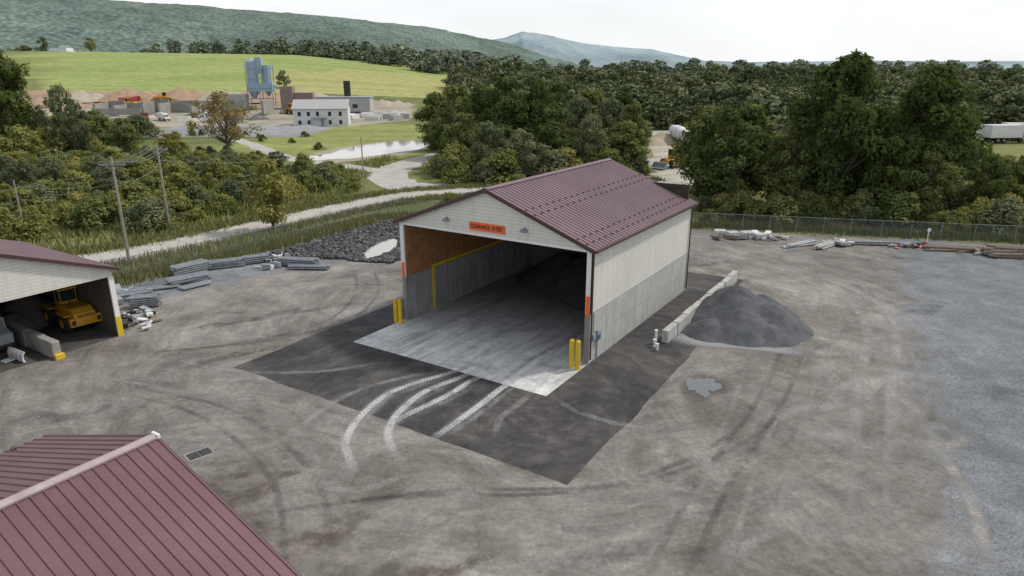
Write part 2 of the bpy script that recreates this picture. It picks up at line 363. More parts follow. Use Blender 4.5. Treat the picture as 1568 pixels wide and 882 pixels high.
white_p=nmat('white_paint',(.66,.67,.68),(.78,.78,.78),2,.4)
white_d=nmat('white_sacks',(.5,.5,.5),(.75,.75,.74),4,.8)
red_p=nmat('red_paint',(.28,.04,.035),(.36,.06,.05),2,.4)
cat_y=nmat('machine_yellow',(.50,.24,.02),(.60,.31,.03),2,.5,0,.1,8)
stone=nmat('dark_aggregate',(.085,.09,.098),(.15,.155,.163),.8,.95,0,1.,13,.08,.1)
salt=nmat('salt_heap_shaded',(.045,.04,.038),(.08,.073,.067),.8,.95,0,.8,9,.1,.1)  # heap colour darkened to include the shade at the back

# ---------------------------------------------------------------- roof
def roof_slope(o,r0,r1,e0,e1,th=.1,sp=.42,m=0,mu=1,rw=.07,rh=.045):
    r0,r1,e0,e1=map(Vector,(r0,r1,e0,e1)); nrm=(r1-r0).cross(e0-r0).normalized()
    if nrm.z<0: nrm=-nrm
    d=nrm*th
    o.quad([r0,r1,e1,e0],m); o.quad([r0-d,e0-d,e1-d,r1-d],mu)
    for a,b_ in ((r0,e0),(e0,e1),(e1,r1)): o.quad([a,b_,b_-d,a-d],m)
    Ln=(r1-r0).length; n=int(Ln/sp); u=(r1-r0).normalized()
    for i in range(n+1):
        c0=r0.lerp(r1,i/n); c1=e0.lerp(e1,i/n); a=u*rw/2; t=u*rw*.25; h=nrm*rh
        o.quad([c0-a+nrm*.001,c0-t+h,c1-t+h,c1-a+nrm*.001],m); o.quad([c0-t+h,c0+t+h,c1+t+h,c1-t+h],m); o.quad([c0+t+h,c0+a+nrm*.001,c1+a+nrm*.001,c1+t+h],m)
        o.quad([c1-a,c1-t+h,c1+t+h,c1+a],m)
    return nrm

# ---------------------------------------------------------------- main storage building
W,LN,E,RZ,HD=15.2,18.2,7.5,10.36,7.28
bld=empty('salt_storage_building',(BX,BY,0),BROT)
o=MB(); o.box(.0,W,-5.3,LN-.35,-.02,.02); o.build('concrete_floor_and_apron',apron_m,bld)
CH=3.35
o=MB()
o.box(0,.32,0,LN,.0,CH); o.box(W-.32,W,0,LN,.0,CH); o.build('concrete_side_walls',conc_w,bld)
o=MB(); o.box(.3205,.335,.02,LN-.33,.0,CH-.003); o.box(W-.335,W-.3205,.02,LN-.33,.0,CH-.003); o.build('shade_toned_wall_faces',conc_i,bld)  # thin added faces carrying the concrete with painted shade
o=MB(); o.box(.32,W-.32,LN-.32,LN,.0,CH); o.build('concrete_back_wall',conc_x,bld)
o=MB()
o.box(.02,.12,.1,LN,CH,E); o.box(W-.12,W-.02,.1,LN,CH,E); o.box(.12,W-.12,LN-.1,LN-.02,CH,E)
o.prism([(.02,E),(W-.02,E),(W/2,RZ-.1)],LN-.1,LN-.02)
o.build('siding_walls',siding,bld)
o=MB(); o.prism([(.0,HD),(W,HD),(W,E-.02),(W/2,RZ-.12),(0,E-.02)],0,.1); o.build('gable_front',siding,bld)
o=MB(); o.box(.13,.27,.14,LN-.1,CH,E-.05); o.box(W-.27,W-.13,.14,LN-.1,CH,E-.05); o.build('plywood_lining',ply,bld)
o=MB(); o.box(.27,W-.27,LN-.27,LN-.13,CH,E+1.4); o.box(.3,W-.3,.101,.16,HD+.01,E+.1); o.build('shade_toned_back_lining',ply_dark,bld)  # lining toned down, the unlit interior is painted into it
o=MB()
o.box(-.02,.3,-.02,.12,CH,HD); o.box(W-.3,W+.02,-.02,.12,CH,HD); o.box(-.03,W+.03,-.035,-.003,HD-.02,HD+.14)
o.build('white_door_trim',trim_w,bld)
o=MB(); ov=.35; sl=(RZ-E)/(W/2); ez=E-sl*ov+.12; rz=RZ+.12; fy,by=-.28,LN+.28
roof_slope(o,(W/2,fy,rz),(W/2,by,rz),(-ov,fy,ez),(-ov,by,ez),.1)
roof_slope(o,(W/2,fy,rz),(W/2,by,rz),(W+ov,fy,ez),(W+ov,by,ez),.1)
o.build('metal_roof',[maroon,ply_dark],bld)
o=MB()
for s_ in (-1,1):
    o.quad([(W/2,fy-.02,rz+.075),(W/2,by+.02,rz+.075),(W/2+s_*.28,by+.02,rz+.075-.28*sl),(W/2+s_*.28,fy-.02,rz+.075-.28*sl)][::s_])
o.build('ridge_cap',maroon,bld)
o=MB()
for a,b_ in ((-ov,W/2),(W+ov,W/2)):
    for y in (fy-.03,by+.0):
        o.hexa([(a,y,ez-.24),(b_,y,rz-.24),(b_,y+.03,rz-.24),(a,y+.03,ez-.24),(a,y,ez+.04),(b_,y,rz+.04),(b_,y+.03,rz+.04),(a,y+.03,ez+.04)])
for a in (-ov-.13,W+ov): o.box(a,a+.13,fy,by,ez-.17,ez-.02)
o.cyl((W+.09,.12,.3),(W+.09,.12,E-.2),.055); o.cyl((W+.09,LN-.1,.3),(W+.09,LN-.1,E-.2),.055); o.cyl((W+.09,.12,E-.2),(W+.33,.12,E-.12),.055)
o.box(W+.0,W+.025,-.02,.16,CH,E-.1)
o.build('fascia_gutters_downspouts',maroon_d,bld)
o=MB()
for fr in (.38,.46,.84,.92):
    for i in range(int(LN/.42)+1):
        y=fy+.21+i*.4315; x=W/2+fr*(W/2+ov); z=rz-(x-W/2)*sl
        if (i+int(fr*100))%2==0: o.obox((x,y,z+.05),(.09,.12,.09),0,0,.3)
o.build('snow_guards',maroon_d,bld)
o=MB()
for y in np.arange(1.5,LN-.5,2.4):
    o.box(.3,W-.3,y,y+.07,E-.05,E+.12); 
    for s_ in (-1,1): o.hexa([(W/2,y,RZ-.25),(W/2+s_*(W/2-.3),y,E+.0),(W/2+s_*(W/2-.3),y+.07,E+.0),(W/2,y+.07,RZ-.25),(W/2,y,RZ-.05),(W/2+s_*(W/2-.3),y,E+.16),(W/2+s_*(W/2-.3),y+.07,E+.16),(W/2,y+.07,RZ-.05)])
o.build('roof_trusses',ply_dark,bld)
o=MB(); o.box(6.2,9.0,-.075,-.04,7.62,8.17); o.build('clearance_sign_board',orange,bld)
cu=bpy.data.curves.new('clearance_text','FONT'); cu.body='CLEARANCE  24 FEET'; cu.size=.33; cu.align_x='CENTER'; cu.align_y='CENTER'; cu.extrude=.004; cu.offset=.008
cu.materials.append(black); t=bpy.data.objects.new('clearance_text',cu); COL.objects.link(t); t.parent=bld; t.location=(7.6,-.082,7.895); t.rotation_euler=(R_(90),0,0); t.scale=(.82,1.15,1)
o=MB(); 
for x in (.0,W-.28): o.box(x+.02,x+.27,-.045,-.022,CH+(-.15 if x>1 else .0),CH+(1.15 if x>1 else 1.1))
o.build('orange_post_markers',orange,bld)
o=MB()
for x in (4.3,10.5):
    o.box(x-.2,x+.2,-.34,-.02,7.98,8.14); o.box(x-.08,x+.08,-.1,-.0,8.14,8.26)
o.build('wall_floodlights',grey_p,bld,.02)
o=MB(); 
o.box(W+.02,W+.2,.9,1.3,1.35,2.0); o.box(W+.02,W+.16,.35,.7,1.5,1.9); o.cyl((W+.06,1.1,.1),(W+.06,1.1,1.35),.04); o.cyl((W+.06,.5,1.9),(W+.06,.5,3.3),.03)
o.build('electrical_boxes',grey_p,bld,.01)
o=MB(); o.box(W+.21,W+.24,.95,1.25,1.4,1.75); o.build('box_label',blue_box,bld)
o=MB(); o.box(.34,.37,3.0,3.28,.02,CH+.25); o.box(.3,.36,3.28,LN-.4,CH+.03,CH+.25); o.build('yellow_wall_stripe',yellow,bld)
o=MB()
for x in (14.55,14.98): 
    o.cyl((x,-1.0,0),(x,-1.0,1.85),.155,n=18); o.cyl((x,-1.0,1.85),(x,-1.0,1.93),.155,.08,n=18)
for x in (-.15,.28):
    o.cyl((x,-.75,0),(x,-.75,1.75),.155,n=18); o.cyl((x,-.75,1.75),(x,-.75,1.83),.155,.08,n=18)
o.build('yellow_bollards',yellow,bld,smooth=False)

def mound(name,peaks,mat,parent=None,loc=(0,0,0),rot=0,slope=.68,res=.22,nz=.12,seed=1,clip=None):
    xs=[p[0] for p in peaks];ys=[p[1] for p in peaks];rr=max(p[2] for p in peaks)/slope+.5
    gx=np.arange(min(xs)-rr,max(xs)+rr,res);gy=np.arange(min(ys)-rr,max(ys)+rr,res)
    if clip: gx=gx[(gx>clip[0])&(gx<clip[1])]; gy=gy[(gy>clip[2])&(gy<clip[3])]
    A,B_=np.meshgrid(gx,gy);x=A.ravel();y=B_.ravel()
    z=np.full(len(x),-5.)
    nn=fnoise(x,y,.5,seed)*.5+fnoise(x,y,1.4,seed+3)*.25
    for px,py,h in peaks:
        d=np.hypot(x-px,y-py); z=np.maximum(z,h+.1-np.sqrt((d*slope)**2+.12))
    z=z+nn*nz*4*.5+fnoise(x,y,3.5,seed+8)*nz*.5
    z[z<-.1]=-.1
    idx=np.arange(len(x)).reshape(A.shape)
    F=np.stack([idx[:-1,:-1],idx[:-1,1:],idx[1:,1:],idx[1:,:-1]],-1).reshape(-1,4)
    F=F[(z[F]>-.09).any(1)]
    return addobj(name,npmesh(name,np.stack([x,y,z],1),F,[mat],smooth=True),parent,loc,rot)
mound('salt_heap',[(8.0,14.4,3.2),(11.2,14.0,3.8),(5.0,15.2,2.8),(12.4,12.4,2.6),(12,15,3.8)],salt,bld,slope=.72,clip=(.35,14.84,5,17.86))

# barrier wall beside the building + gravel pile
bw=empty('concrete_block_barrier',(BX,BY,0),BROT)
o=MB()
y=6.0
for i in range(9):
    o.box(17.75+.03*((i*5)%3),18.2+.03*((i*5)%3),y,y+1.87,0,.92+(.04*((i*7)%3))); y+=1.9
o.build('blocks',conc,bw,.05)
o=MB(); 
for x,yy,h in ((17.5,5.6,1.0),(17.65,5.0,.55),(18.0,4.6,.45)): o.cyl((x,yy,0),(x,yy,h*.95),.09,n=12); o.cyl((x,yy,h*.95),(x,yy,h),.12,n=12)
o.build('white_marker_posts',white_p,bw)
mound('gravel_pile',[(20.7,13.6,2.75),(21.9,11.0,1.9),(23.2,13.0,2.0),(19.8,16.3,2.0),(19.9,9.6,1.25),(23.8,10.8,1.2),(22.,15.6,1.8),(21.2,12.3,2.3)],stone,None,(BX,BY,0),BROT,slope=.68,seed=4,nz=.13,res=.16,clip=(18.27,40,0,40))
px,py=W2(21.6,8.6); patch('pile_apron_fines',px,py,4.6,1.8,.010,soft_mat('fines_soft',(.22,.225,.23),(.28,.28,.28),2.2,.8,.1,.3),BROT+.1,seed=3)

# ---------------------------------------------------------------- tyre tracks and stains
dust=soft_mat('salt_dust_track',(.5,.5,.5),(.66,.66,.66),1.2,.8,.24,.54,tread=5)
dust2=soft_mat('salt_dust_faint',(.4,.4,.39),(.5,.5,.48),.55,1.0,.33,.62,tread=5)
darkt=soft_mat('dark_tyre_film',(.06,.058,.056),(.10,.095,.09),.6,.45,.4,.65)
palet=soft_mat('pale_dust_film',(.34,.325,.30),(.42,.405,.38),.85,.6,.33,.6)
paleth=soft_mat('pale_wheel_line',(.31,.295,.27),(.38,.36,.335),.62,.3,.38,.6)
darkth=soft_mat('dark_wheel_line',(.07,.066,.062),(.11,.105,.10),.5,.3,.38,.6)
brownt=soft_mat('brown_damp_film',(.085,.065,.05),(.14,.115,.095),.95,.7,.42,.62)
tk=empty('tyre_tracks')
tr=[[(-2.2,39.8),(-3.95,38.2),(-5.6,37.),(-7.2,35.3),(-8.15,32.6),(-8.3,30.2),(-7.8,28.7),(-7.0,27)],
 [(-1.8,39.0),(-3.3,37.5),(-5.05,35.7),(-6.1,33.3),(-6.35,31.2),(-5.8,29.3),(-5.,28.2)],
 [(1.1,38.6),(-.53,36.3),(-1.77,34.1),(-2.9,32.2),(-3.84,30.7),(-4.6,29.6)],
 [(-.9,38.9),(-2.4,37.2),(-3.5,35.5),(-4.8,33.9),(-5.9,32.6),(-6.7,31.2)]]
for i,t_ in enumerate(tr): 
    ribbon('dust_track',t_,.55,.0185+i*.002,dust,tk,endfade=3.2,step=.25,edge=.5)
    ribbon('dust_track',[(a+.1,b_-.15) for a,b_ in t_[1:-1]],1.3,.011+i*.001,dust2,tk,endfade=2.,step=.25,edge=.6)
ribbon('dust_track',[(a+.5,b_+.35) for a,b_ in tr[0][:-2]],.4,.0265,dust2,tk,endfade=2,step=.25,edge=.5)
ribbon('dust_track',[(a+.45,b_-.3) for a,b_ in tr[2][:-1]],.4,.0275,dust2,tk,endfade=2,step=.25,edge=.5)
for t_ in [[(-4.5,38.5),(-6.6,37.6),(-9.,35.8),(-10.6,33.),(-11,30)],[(1.4,36.4),(.6,34.6),(-.6,32.6),(-.9,30.6)],[(2.4,35),(3.4,33.5),(5.5,32),(7.8,31.5)],[(-8.,40),(-12,38.5),(-17,38.6),(-22,40.5)],[(-9.5,27),(-7.5,26),(-5.6,26.6),(-4.6,28.2)]]:
    ribbon('faint_track',t_,.5,.016,dust2,tk,endfade=1.5,step=.25,edge=.4)
apf=soft_mat('apron_film',(.20,.2,.205),(.26,.26,.26),.5,.8,.38,.66)
for a in (3.,7.5,11.8):
    p=[W2(a+.3*math.sin(a),-5.1),W2(a,-1),W2(a+.4,5),W2(a+.8*math.sin(a*3),11)]
    ribbon('apron_track',p,.7,.0245,apf,tk,step=.5,edge=.5)
ribbon('silty_streak',[(22,33),(20.8,29.2),(19.9,25.6),(18.4,22.4),(17.2,19.5)],.8,.012,palet,tk,endfade=3,edge=.6)
ribbon('silty_streak',[(9.4,29.5),(9.,27.4),(8.2,26.2)],.7,.012,palet,tk,endfade=1,edge=.6)
ribbon('silty_streak',[(-25.5,30.5),(-24,31.6),(-22.8,31.7)],.35,.012,palet,tk,endfade=.6,edge=.6)
for q in ([(24,62),(27,54),(25.5,46),(20,36),(16,28)],[(26,62),(29.2,54),(27.6,46),(22,36),(18,28)]): ribbon('lane_dust',q,.9,.0085,palet,tk,endfade=6,edge=.6)
wl=[[(7,19),(11,27),(16,36),(22,46),(26,56),(24,66),(16,73)],[(4,19),(8,26),(14,35),(19,44)],[(12,20),(16,28),(21,37),(26,47),(30,58)],[(-26,41),(-19,43),(-14,47),(-13,54),(-15,62)],[(-27,38),(-20,36),(-13,31),(-9,24),(-6,18)],[(-24,36),(-17,33),(-11,27),(-8,20)],[(0,19),(5,24),(10,30),(14,38),(15,42)],[(-12,24),(-5,25.5),(3,26),(9,29),(14,34)]]
for i,q in enumerate(wl):
    for j,off in enumerate((0,1.75)): ribbon('wheel_line',[(a+off,b_+off*.25) for a,b_ in q],.42,.0072+.0002*i,[paleth,darkth][i%2],tk,endfade=5,edge=.6)
for i,(x,y_,rx,ry,mt) in enumerate([(-20,40,4,1.2,darkt),(-17.5,41.5,2.5,.8,brownt),(-13,25,3.5,1.2,brownt),(-7.5,23,2.4,.8,brownt),(-4.6,22,1.6,.6,palet),(16,31,2,1,palet),(25,44,1.2,.6,palet),(20,58,3,1.2,darkt),(18,63,4,1.2,darkt),(17,34,2.6,1.,palet),(-16,50,4,1.2,darkt),(-10.5,27.5,1,.6,brownt),(-24,33,3,1.2,darkt),(3.5,21.8,3,.8,darkt),(21.5,30,2,1,palet),(32,50,3,1.2,darkt),(-2.5,21,2,.6,brownt),(12.5,38.8,2.,.7,palet),(-12.5,27.3,.9,.4,brownt),(9,22.5,2,.8,palet),(24,26,3,1.2,darkt),(30,36,4,1.6,darkt),(-21,47,3,.9,brownt)]):
    patch('ground_stain',x,y_,rx,ry,.011+.0003*i,mt,.5,tk,seed=i+10)
m,nt,b=new_mat('puddle_water'); b.inputs['Base Color'].default_value=(.12,.125,.125,1); b.inputs['Roughness'].default_value=.03; b.inputs['Specular IOR Level'].default_value=.9; bump(nt,b,noise(nt,objco(nt),3,2),.015,.02)
water=m
def blob(name,cx,cy,rx,ry,z,mat,rot=0,seed=0,k0=.45):
    r=np.random.default_rng(seed); n=120; a=np.linspace(0,2*math.pi,n,endpoint=False)
    k=1+sum(.5/j**1.1*k0*np.sin(a*j+r.uniform(0,6)) for j in range(2,18)); k=np.maximum(k,.25)
    o=MB(); o.quad([(rx*k[i]*math.cos(a[i]),ry*k[i]*math.sin(a[i]),0) for i in range(n)]); return o.build(name,mat,None,loc=(cx,cy,z),rot=rot)
patch('puddle_damp_edge',11.3,36.4,1.5,2.1,.019,soft_mat('damp_soft',(.10,.092,.085),(.14,.13,.12),1.,2,.1,.4),-.2,tk,seed=3)
blob('puddle',11.2,36.5,.75,1.45,.024,water,-.35,12,.95)
pm,nt,b=new_mat('silty_pond_water'); b.inputs['Base Color'].default_value=(.42,.40,.36,1); b.inputs['Roughness'].default_value=.04; b.inputs['Specular IOR Level'].default_value=1.; bump(nt,b,noise(nt,objco(nt),1.5,3),.03,.03)
blob('shallow_pond',-30.5,168,7.5,27,.0,pm,-.42,8,.5)
blob('shallow_pond',-39,152,5,7.5,.01,pm,-.6,9,.6)
mud=nmat('pond_mud',(.27,.235,.18),(.35,.31,.24),.4,.9)
blob('pond_bank',-31,166,10,29,-.02,mud,-.42,18,.4)
blob('ditch_water',-13.6,69.3,1.5,4.6,.03,pm,-.15,27,.5)
# drain
dr=empty('storm_drain_grate',(-15.1,29,0),.75)
o=MB(); o.box(-.62,.62,-.42,-.34,.0,.02);o.box(-.62,.62,.34,.42,0,.02);o.box(-.62,-.54,-.34,.34,0,.02);o.box(.54,.62,-.34,.34,0,.02)
o.build('frame',conc_d,dr)
o=MB(); o.box(-.02,.02,-.34,.34,0.,.0195)
for i in range(12): 
    x=-.51+i*.092
    if abs(x)>.05: o.box(x,x+.025,-.34,.34,.008,.018)
o.build('bars',nmat('cast_iron',(.09,.088,.085),(.14,.135,.13),4,.7),dr); o=MB(); o.quad([(-.54,-.34,.007),(.54,-.34,.007),(.54,.34,.007),(-.54,.34,.007)]); o.build('pit',black,dr)

# ---------------------------------------------------------------- left equipment shed
DX,DY=-27.3,44.7; SR=math.atan2(.8415,.5402)
shed=empty('equipment_shed',(DX,DY,0),SR)
SW,SD,SE,SRZ=15.,12.6,4.85,7.6
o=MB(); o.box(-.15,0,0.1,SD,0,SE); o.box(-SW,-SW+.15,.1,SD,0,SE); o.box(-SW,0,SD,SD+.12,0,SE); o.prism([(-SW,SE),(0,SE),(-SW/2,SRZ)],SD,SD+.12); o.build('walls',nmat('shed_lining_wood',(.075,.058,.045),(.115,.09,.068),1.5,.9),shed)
o=MB(); o.prism([(-SW,4.3),(0,4.3),(0,SE),(-SW/2,SRZ-.02),(-SW,SE)],0,.1); o.box(.002,.03,.1,SD,0,SE); o.build('gable_siding',siding,shed)
o=MB(); o.box(-.3,.03,-.05,.1,0,4.3); o.box(-SW,-SW+.3,-.05,.1,0,4.3); o.build('door_posts',trim_w,shed)
o=MB(); o.box(-.33,.05,-.075,-.052,0,1.4); o.build('yellow_post_guard',yellow,shed)
o=MB(); s2=(SRZ-SE)/(SW/2)
roof_slope(o,(-SW/2,-.3,SRZ+.12),(-SW/2,SD+.3,SRZ+.12),(.35,-.3,SE-.35*s2+.12),(.35,SD+.3,SE-.35*s2+.12))
roof_slope(o,(-SW/2,-.3,SRZ+.12),(-SW/2,SD+.3,SRZ+.12),(-SW-.35,-.3,SE-.35*s2+.12),(-SW-.35,SD+.3,SE-.35*s2+.12))
o.build('metal_roof',[maroon,ply_dark],shed)
o=MB()
o.hexa([(.37,-.34,SE-.35*s2-.08),(-SW/2,-.34,SRZ-.08),(-SW/2,-.31,SRZ-.08),(.37,-.31,SE-.35*s2-.08),(.37,-.34,SE-.35*s2+.16),(-SW/2,-.34,SRZ+.16),(-SW/2,-.31,SRZ+.16),(.37,-.31,SE-.35*s2+.16)])
o.box(.36,.47,-.3,SD+.3,SE-.16,SE-.02)
o.build('fascia',maroon_d,shed)
o=MB()
for i in range(6): o.box(-4.75+.04*(i%2),-4.25+.04*(i%2),-.6+i*1.9,1.25+i*1.9,0,1.15)
o.build('divider_blocks',conc_d,shed,.06)
o=MB(); o.box(-4.78,-4.22,-.95,-.62,0,.35); o.build('yellow_divider_end',yellow,shed,.03)
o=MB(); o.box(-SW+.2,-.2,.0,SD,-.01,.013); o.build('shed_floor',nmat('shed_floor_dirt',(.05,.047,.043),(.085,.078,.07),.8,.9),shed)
mound('stored_sand_heap',[(-2.,9.6,2.2),(-8.,9.,2.6),(-10,10,2),(-3.5,8,1.4)],nmat('stored_sand',(.13,.115,.10),(.19,.17,.15),.8,.95,0,.8,9,.1,.1),shed,slope=.7,clip=(-14.8,-.2,2,12.5))

# ---------------------------------------------------------------- vehicles
def wheel(o,x,y,r,w,m=0,mh=1):
    o.cyl((x,y-w/2,r),(x,y+w/2,r),r,n=22,m=m); 
    for s_ in (-1,1): o.cyl((x,y+s_*w/2,r),(x,y+s_*(w/2+.03),r),r*.5,r*.42,n=14,m=mh)
def wheel_loader(loc,rot,sc=1.):
    e=empty('wheel_loader',loc,rot,sc)
    o=MB(); o.prism([(-3.2,.9),(-.4,.8),(-.4,1.9),(-2.6,1.95),(-3.2,1.6)],-.75,.75); o.box(-3.35,-2.9,-1.1,1.1,.7,1.35); o.prism([(.0,.7),(1.6,.7),(1.8,1.3),(.0,1.5)],-.6,.6)
    for s_ in (-1,1):
        o.prism([(1.2,1.1),(1.5,1.35),(3.2,.65),(3.1,.35)],s_*.55-.1,s_*.55+.1)
        o.box(-2.75,-1.,s_*.98-.28,s_*.98+.28,1.42,1.5); o.box(.3,1.9,s_*.98-.28,s_*.98+.28,1.42,1.5)
    o.build('body',cat_y,e,.05)
    o=MB(); o.box(-.55,.55,-.62,.62,1.5,2.05); 
    for x in (-.52,.48):
        for y in (-.6,.54): o.box(x,x+.07,y,y+.06,2.05,2.95)
    o.box(-.62,.66,-.68,.68,2.95,3.08); o.build('cab_frame',cat_y,e,.02)
    o=MB(); o.box(-.47,.47,-.57,.57,2.05,2.95); o.build('cab_glass',glass,e)
    o=MB(); 
    for x in (-1.85,1.15):
        for y in (-.98,.98): wheel(o,x,y,.72,.5)
    o.build('wheels',[rubber,cat_y],e)
    o=MB(); o.prism([(3.0,.15),(4.1,.1),(4.15,.2),(3.3,.35),(3.25,1.1),(3.05,1.15)],-1.3,1.3); o.prism([(3.25,.2),(4.1,.15),(3.25,1.05)],-1.33,-1.27);o.prism([(3.25,.2),(4.1,.15),(3.25,1.05)],1.27,1.33); o.build('bucket',steel,e)
    o=MB()
    for i in range(5): o.box(-3.23,-3.2,-.55,.55,.98+i*.12,1.03+i*.12)
    o.box(-3.38,-3.352,-1.0,-.75,.85,1.2); o.box(-3.38,-3.352,.75,1.0,.85,1.2)
    o.cyl((-1.6,.3,1.9),(-1.6,.3,2.6),.06); o.box(-.4,.0,-.5,.5,.6,1.4); o.build('grille_exhaust',black,e)
    return e
wheel_loader((DX-3.3-1.7,DY-1.3+3.5,.02),R_(148)-.1,.92)
def truck(name,loc,rot,colour,kind,sc=1.):
    e=empty(name,loc,rot,sc)
    o=MB(); o.prism([(2.2,.75),(4.1,.75),(4.15,1.6),(3.2,1.85),(2.95,2.75),(2.2,2.8)],-1.1,1.1); o.build('cab',colour,e,.06)
    o=MB(); o.prism([(3.21,1.88),(3.25,1.88),(3.02,2.62),(2.98,2.62)],-.95,.95)
    for s_ in (-1,1): o.prism([(2.4,1.85),(3.1,1.85),(2.88,2.55),(2.4,2.55)],s_*1.1-.012,s_*1.1+.012)
    o.build('windows',glass,e)
    o=MB(); o.box(-3.8,3.2,-.45,.45,.7,.95); o.box(4.15,4.25,-1.1,1.1,.5,.8); o.build('chassis',black,e)
    o=MB()
    for x in (3.2,-1.6,-2.8):
        for y in (-.95,.95): wheel(o,x,y,.5,.35)
    o.build('wheels',[rubber,steel],e)
    o=MB()
    if kind=='mixer':
        pr=[(-3.6,.6,2.6),(-2.9,.95,2.45),(-1.6,1.25,2.25),(-.2,1.25,2.1),(1.0,.95,1.9),(1.7,.5,1.8)]
        for (x0,r0,z0),(x1,r1,z1) in zip(pr[:-1],pr[1:]): o.cyl((x0,0,z0),(x1,0,z1),r0,r1,n=20)
        o.build('drum',white_p,e,smooth=True); o=MB(); o.prism([(-4.3,2.3),(-3.4,3.1),(-3.4,3.5),(-4.0,3.4)],-.4,.4); o.box(-3.4,-3.1,-.5,.5,.9,2.2); o.box(1.4,1.8,-.5,.5,.9,1.8); o.build('chute_and_mounts',steel,e)
    elif kind=='dump':
        o.prism([(-4.1,1.3),(-3.8,1.0),(1.9,1.0),(1.9,2.5),(2.6,2.9),(1.85,2.6),(-3.9,2.4)],-1.2,1.2); o.build('dump_body',steel if colour!=red_p else red_p,e,.04)
    else:
        o.box(-4.5,1.9,-1.2,1.2,1.,3.4); o.build('box_body',white_p,e,.05)
    return e
def plow(loc,rot,sc):
    e=empty('snow_plow_blade',loc,rot,sc)
    o=MB(); pr=[(0,.1),(.25,.0),(.1,.45),(.12,.8),(.35,1.1),(.28,1.13),(.03,.82),(.0,.45)]
    o.prism(pr,-1.5,1.5); o.build('moldboard',white_p,e); o=MB()
    for y in (-1.2,-.4,.4,1.2): o.prism([(-.05,.1),(.0,.1),(.02,.8),(.28,1.1),(.1,1.0),(-.1,.6)],y-.03,y+.03)
    o.box(-1.2,-.05,-.35,-.25,.2,.35); o.box(-1.2,-.05,.25,.35,.2,.35); o.build('ribs_and_frame',steel,e)
plow((-31.7,40.2,.02),R_(60),.62)
truck('plow_truck',(-36.0,42.8,.02),R_(-32),grey_p,'dump',.8)
truck('concrete_mixer_truck',(42.6,176,0),R_(-75),white_p,'mixer',1.35)
wheel_loader((31.,133,0),R_(-140),1.15)
mound('sand_stockpile',[(39,180,3.2),(36,176,2.2)],nmat('tan_sand',(.33,.28,.2),(.42,.36,.27),1,.95),None,slope=.6,res=.5)
for x,y,r_,s_ in ((120,183,10,1.35),(129,181,4,1.35),(138,187,-5,1.35),(125,193,20,1.35)): truck('box_truck',(x,y,0),R_(r_),white_p,'box',s_)
truck('dump_truck',(133,172,0),R_(12),red_p,'dump',1.1)

# ---------------------------------------------------------------- foreground building roof (bottom left)
fb=empty('maroon_roof_building',(-10.9,18.5,0),SR)   # local x=u, y=v
o=MB(); FL=16.
roof_slope(o,(0,0,7.),(-FL,0,7.),(0,-9.5,7-9.5*.385),(-FL,-9.5,7-9.5*.385),.12,.32,rw=.09,rh=.04)
roof_slope(o,(0,0,7.),(-FL,0,7.),(0,8.,7-8*.31),(-FL,8.,7-8*.31),.12,.32,rw=.09,rh=.04)
o.build('metal_roof',[maroon_r,ply_dark],fb)
o=MB()
for s_,sl_ in ((-1,.385),(1,.31)): o.hexa([(-FL,0,7.03),(.05,0,7.03),(.05,s_*.17,7.03-.17*sl_),(-FL,s_*.17,7.03-.17*sl_),(-FL,0,7.1),(.05,0,7.1),(.05,s_*.17,7.09-.17*sl_),(-FL,s_*.17,7.09-.17*sl_)])
o.build('ridge_cap',nmat('ridge_cap_metal',(.33,.25,.27),(.42,.35,.36),2,.35),fb)
o=MB(); o.obox((.03,0,7.02),(.1,.36,.16),0); o.build('ridge_end',white_p,fb,.02)
o=MB(); o.box(-FL+.3,-.3,-9.2,7.7,0,3.35)
for x in (-.3,): o.quad([(x,-9.2,3.34),(x,7.7,3.34),(x,7.7,4.45),(x,0,6.86),(x,-9.2,3.35)])
o.build('walls',siding,fb)
o=MB()
for s_,ln,sl_ in ((-1,9.5,.385),(1,8.,.31)):
    o.hexa([(0.02,0,6.8),(.05,0,6.8),(.05,s_*ln,6.8-ln*sl_),(0.02,s_*ln,6.8-ln*sl_),(0.02,0,7.04),(.05,0,7.04),(.05,s_*ln,7.04-ln*sl_),(.02,s_*ln,7.04-ln*sl_)])
for i in range(4): o.box(-1.2-i*1.5-.07,-1.2-i*1.5+.07,7.35,7.55,7-7.5*.31,7-7.5*.31+.12)
o.build('rake_trim',maroon_d,fb)

# ---------------------------------------------------------------- roads outside
gravel_road=nmat('gravel_road_surface',(.36,.34,.31),(.47,.445,.41),.35,.95,0,.3,6,.05,.1)
ribbon('gravel_road',[(-75,50),(-52,60),(-40.8,65.5),(-34.7,73),(-29.2,82),(-23.4,91.5),(-16,101),(-5,106),(8,110),(26,113),(40,118)],5.6,-.03,gravel_road,fade=False,jit=.15,step=1)
ribbon('gravel_road',[(-14,100),(-17,109),(-21,118),(-22.5,127),(-20.5,140),(-16,153),(-10,165)],7,-.025,gravel_road,fade=False,jit=.3,step=1)
blob('gravel_lot',-13,106,6.5,7,-.02,gravel_road,.4,4)
ribbon('gravel_road',[(-22,126),(-34,136),(-48,148),(-66,176),(-84,205),(-95,240)],4,-.015,gravel_road,fade=False,jit=.3,step=2)
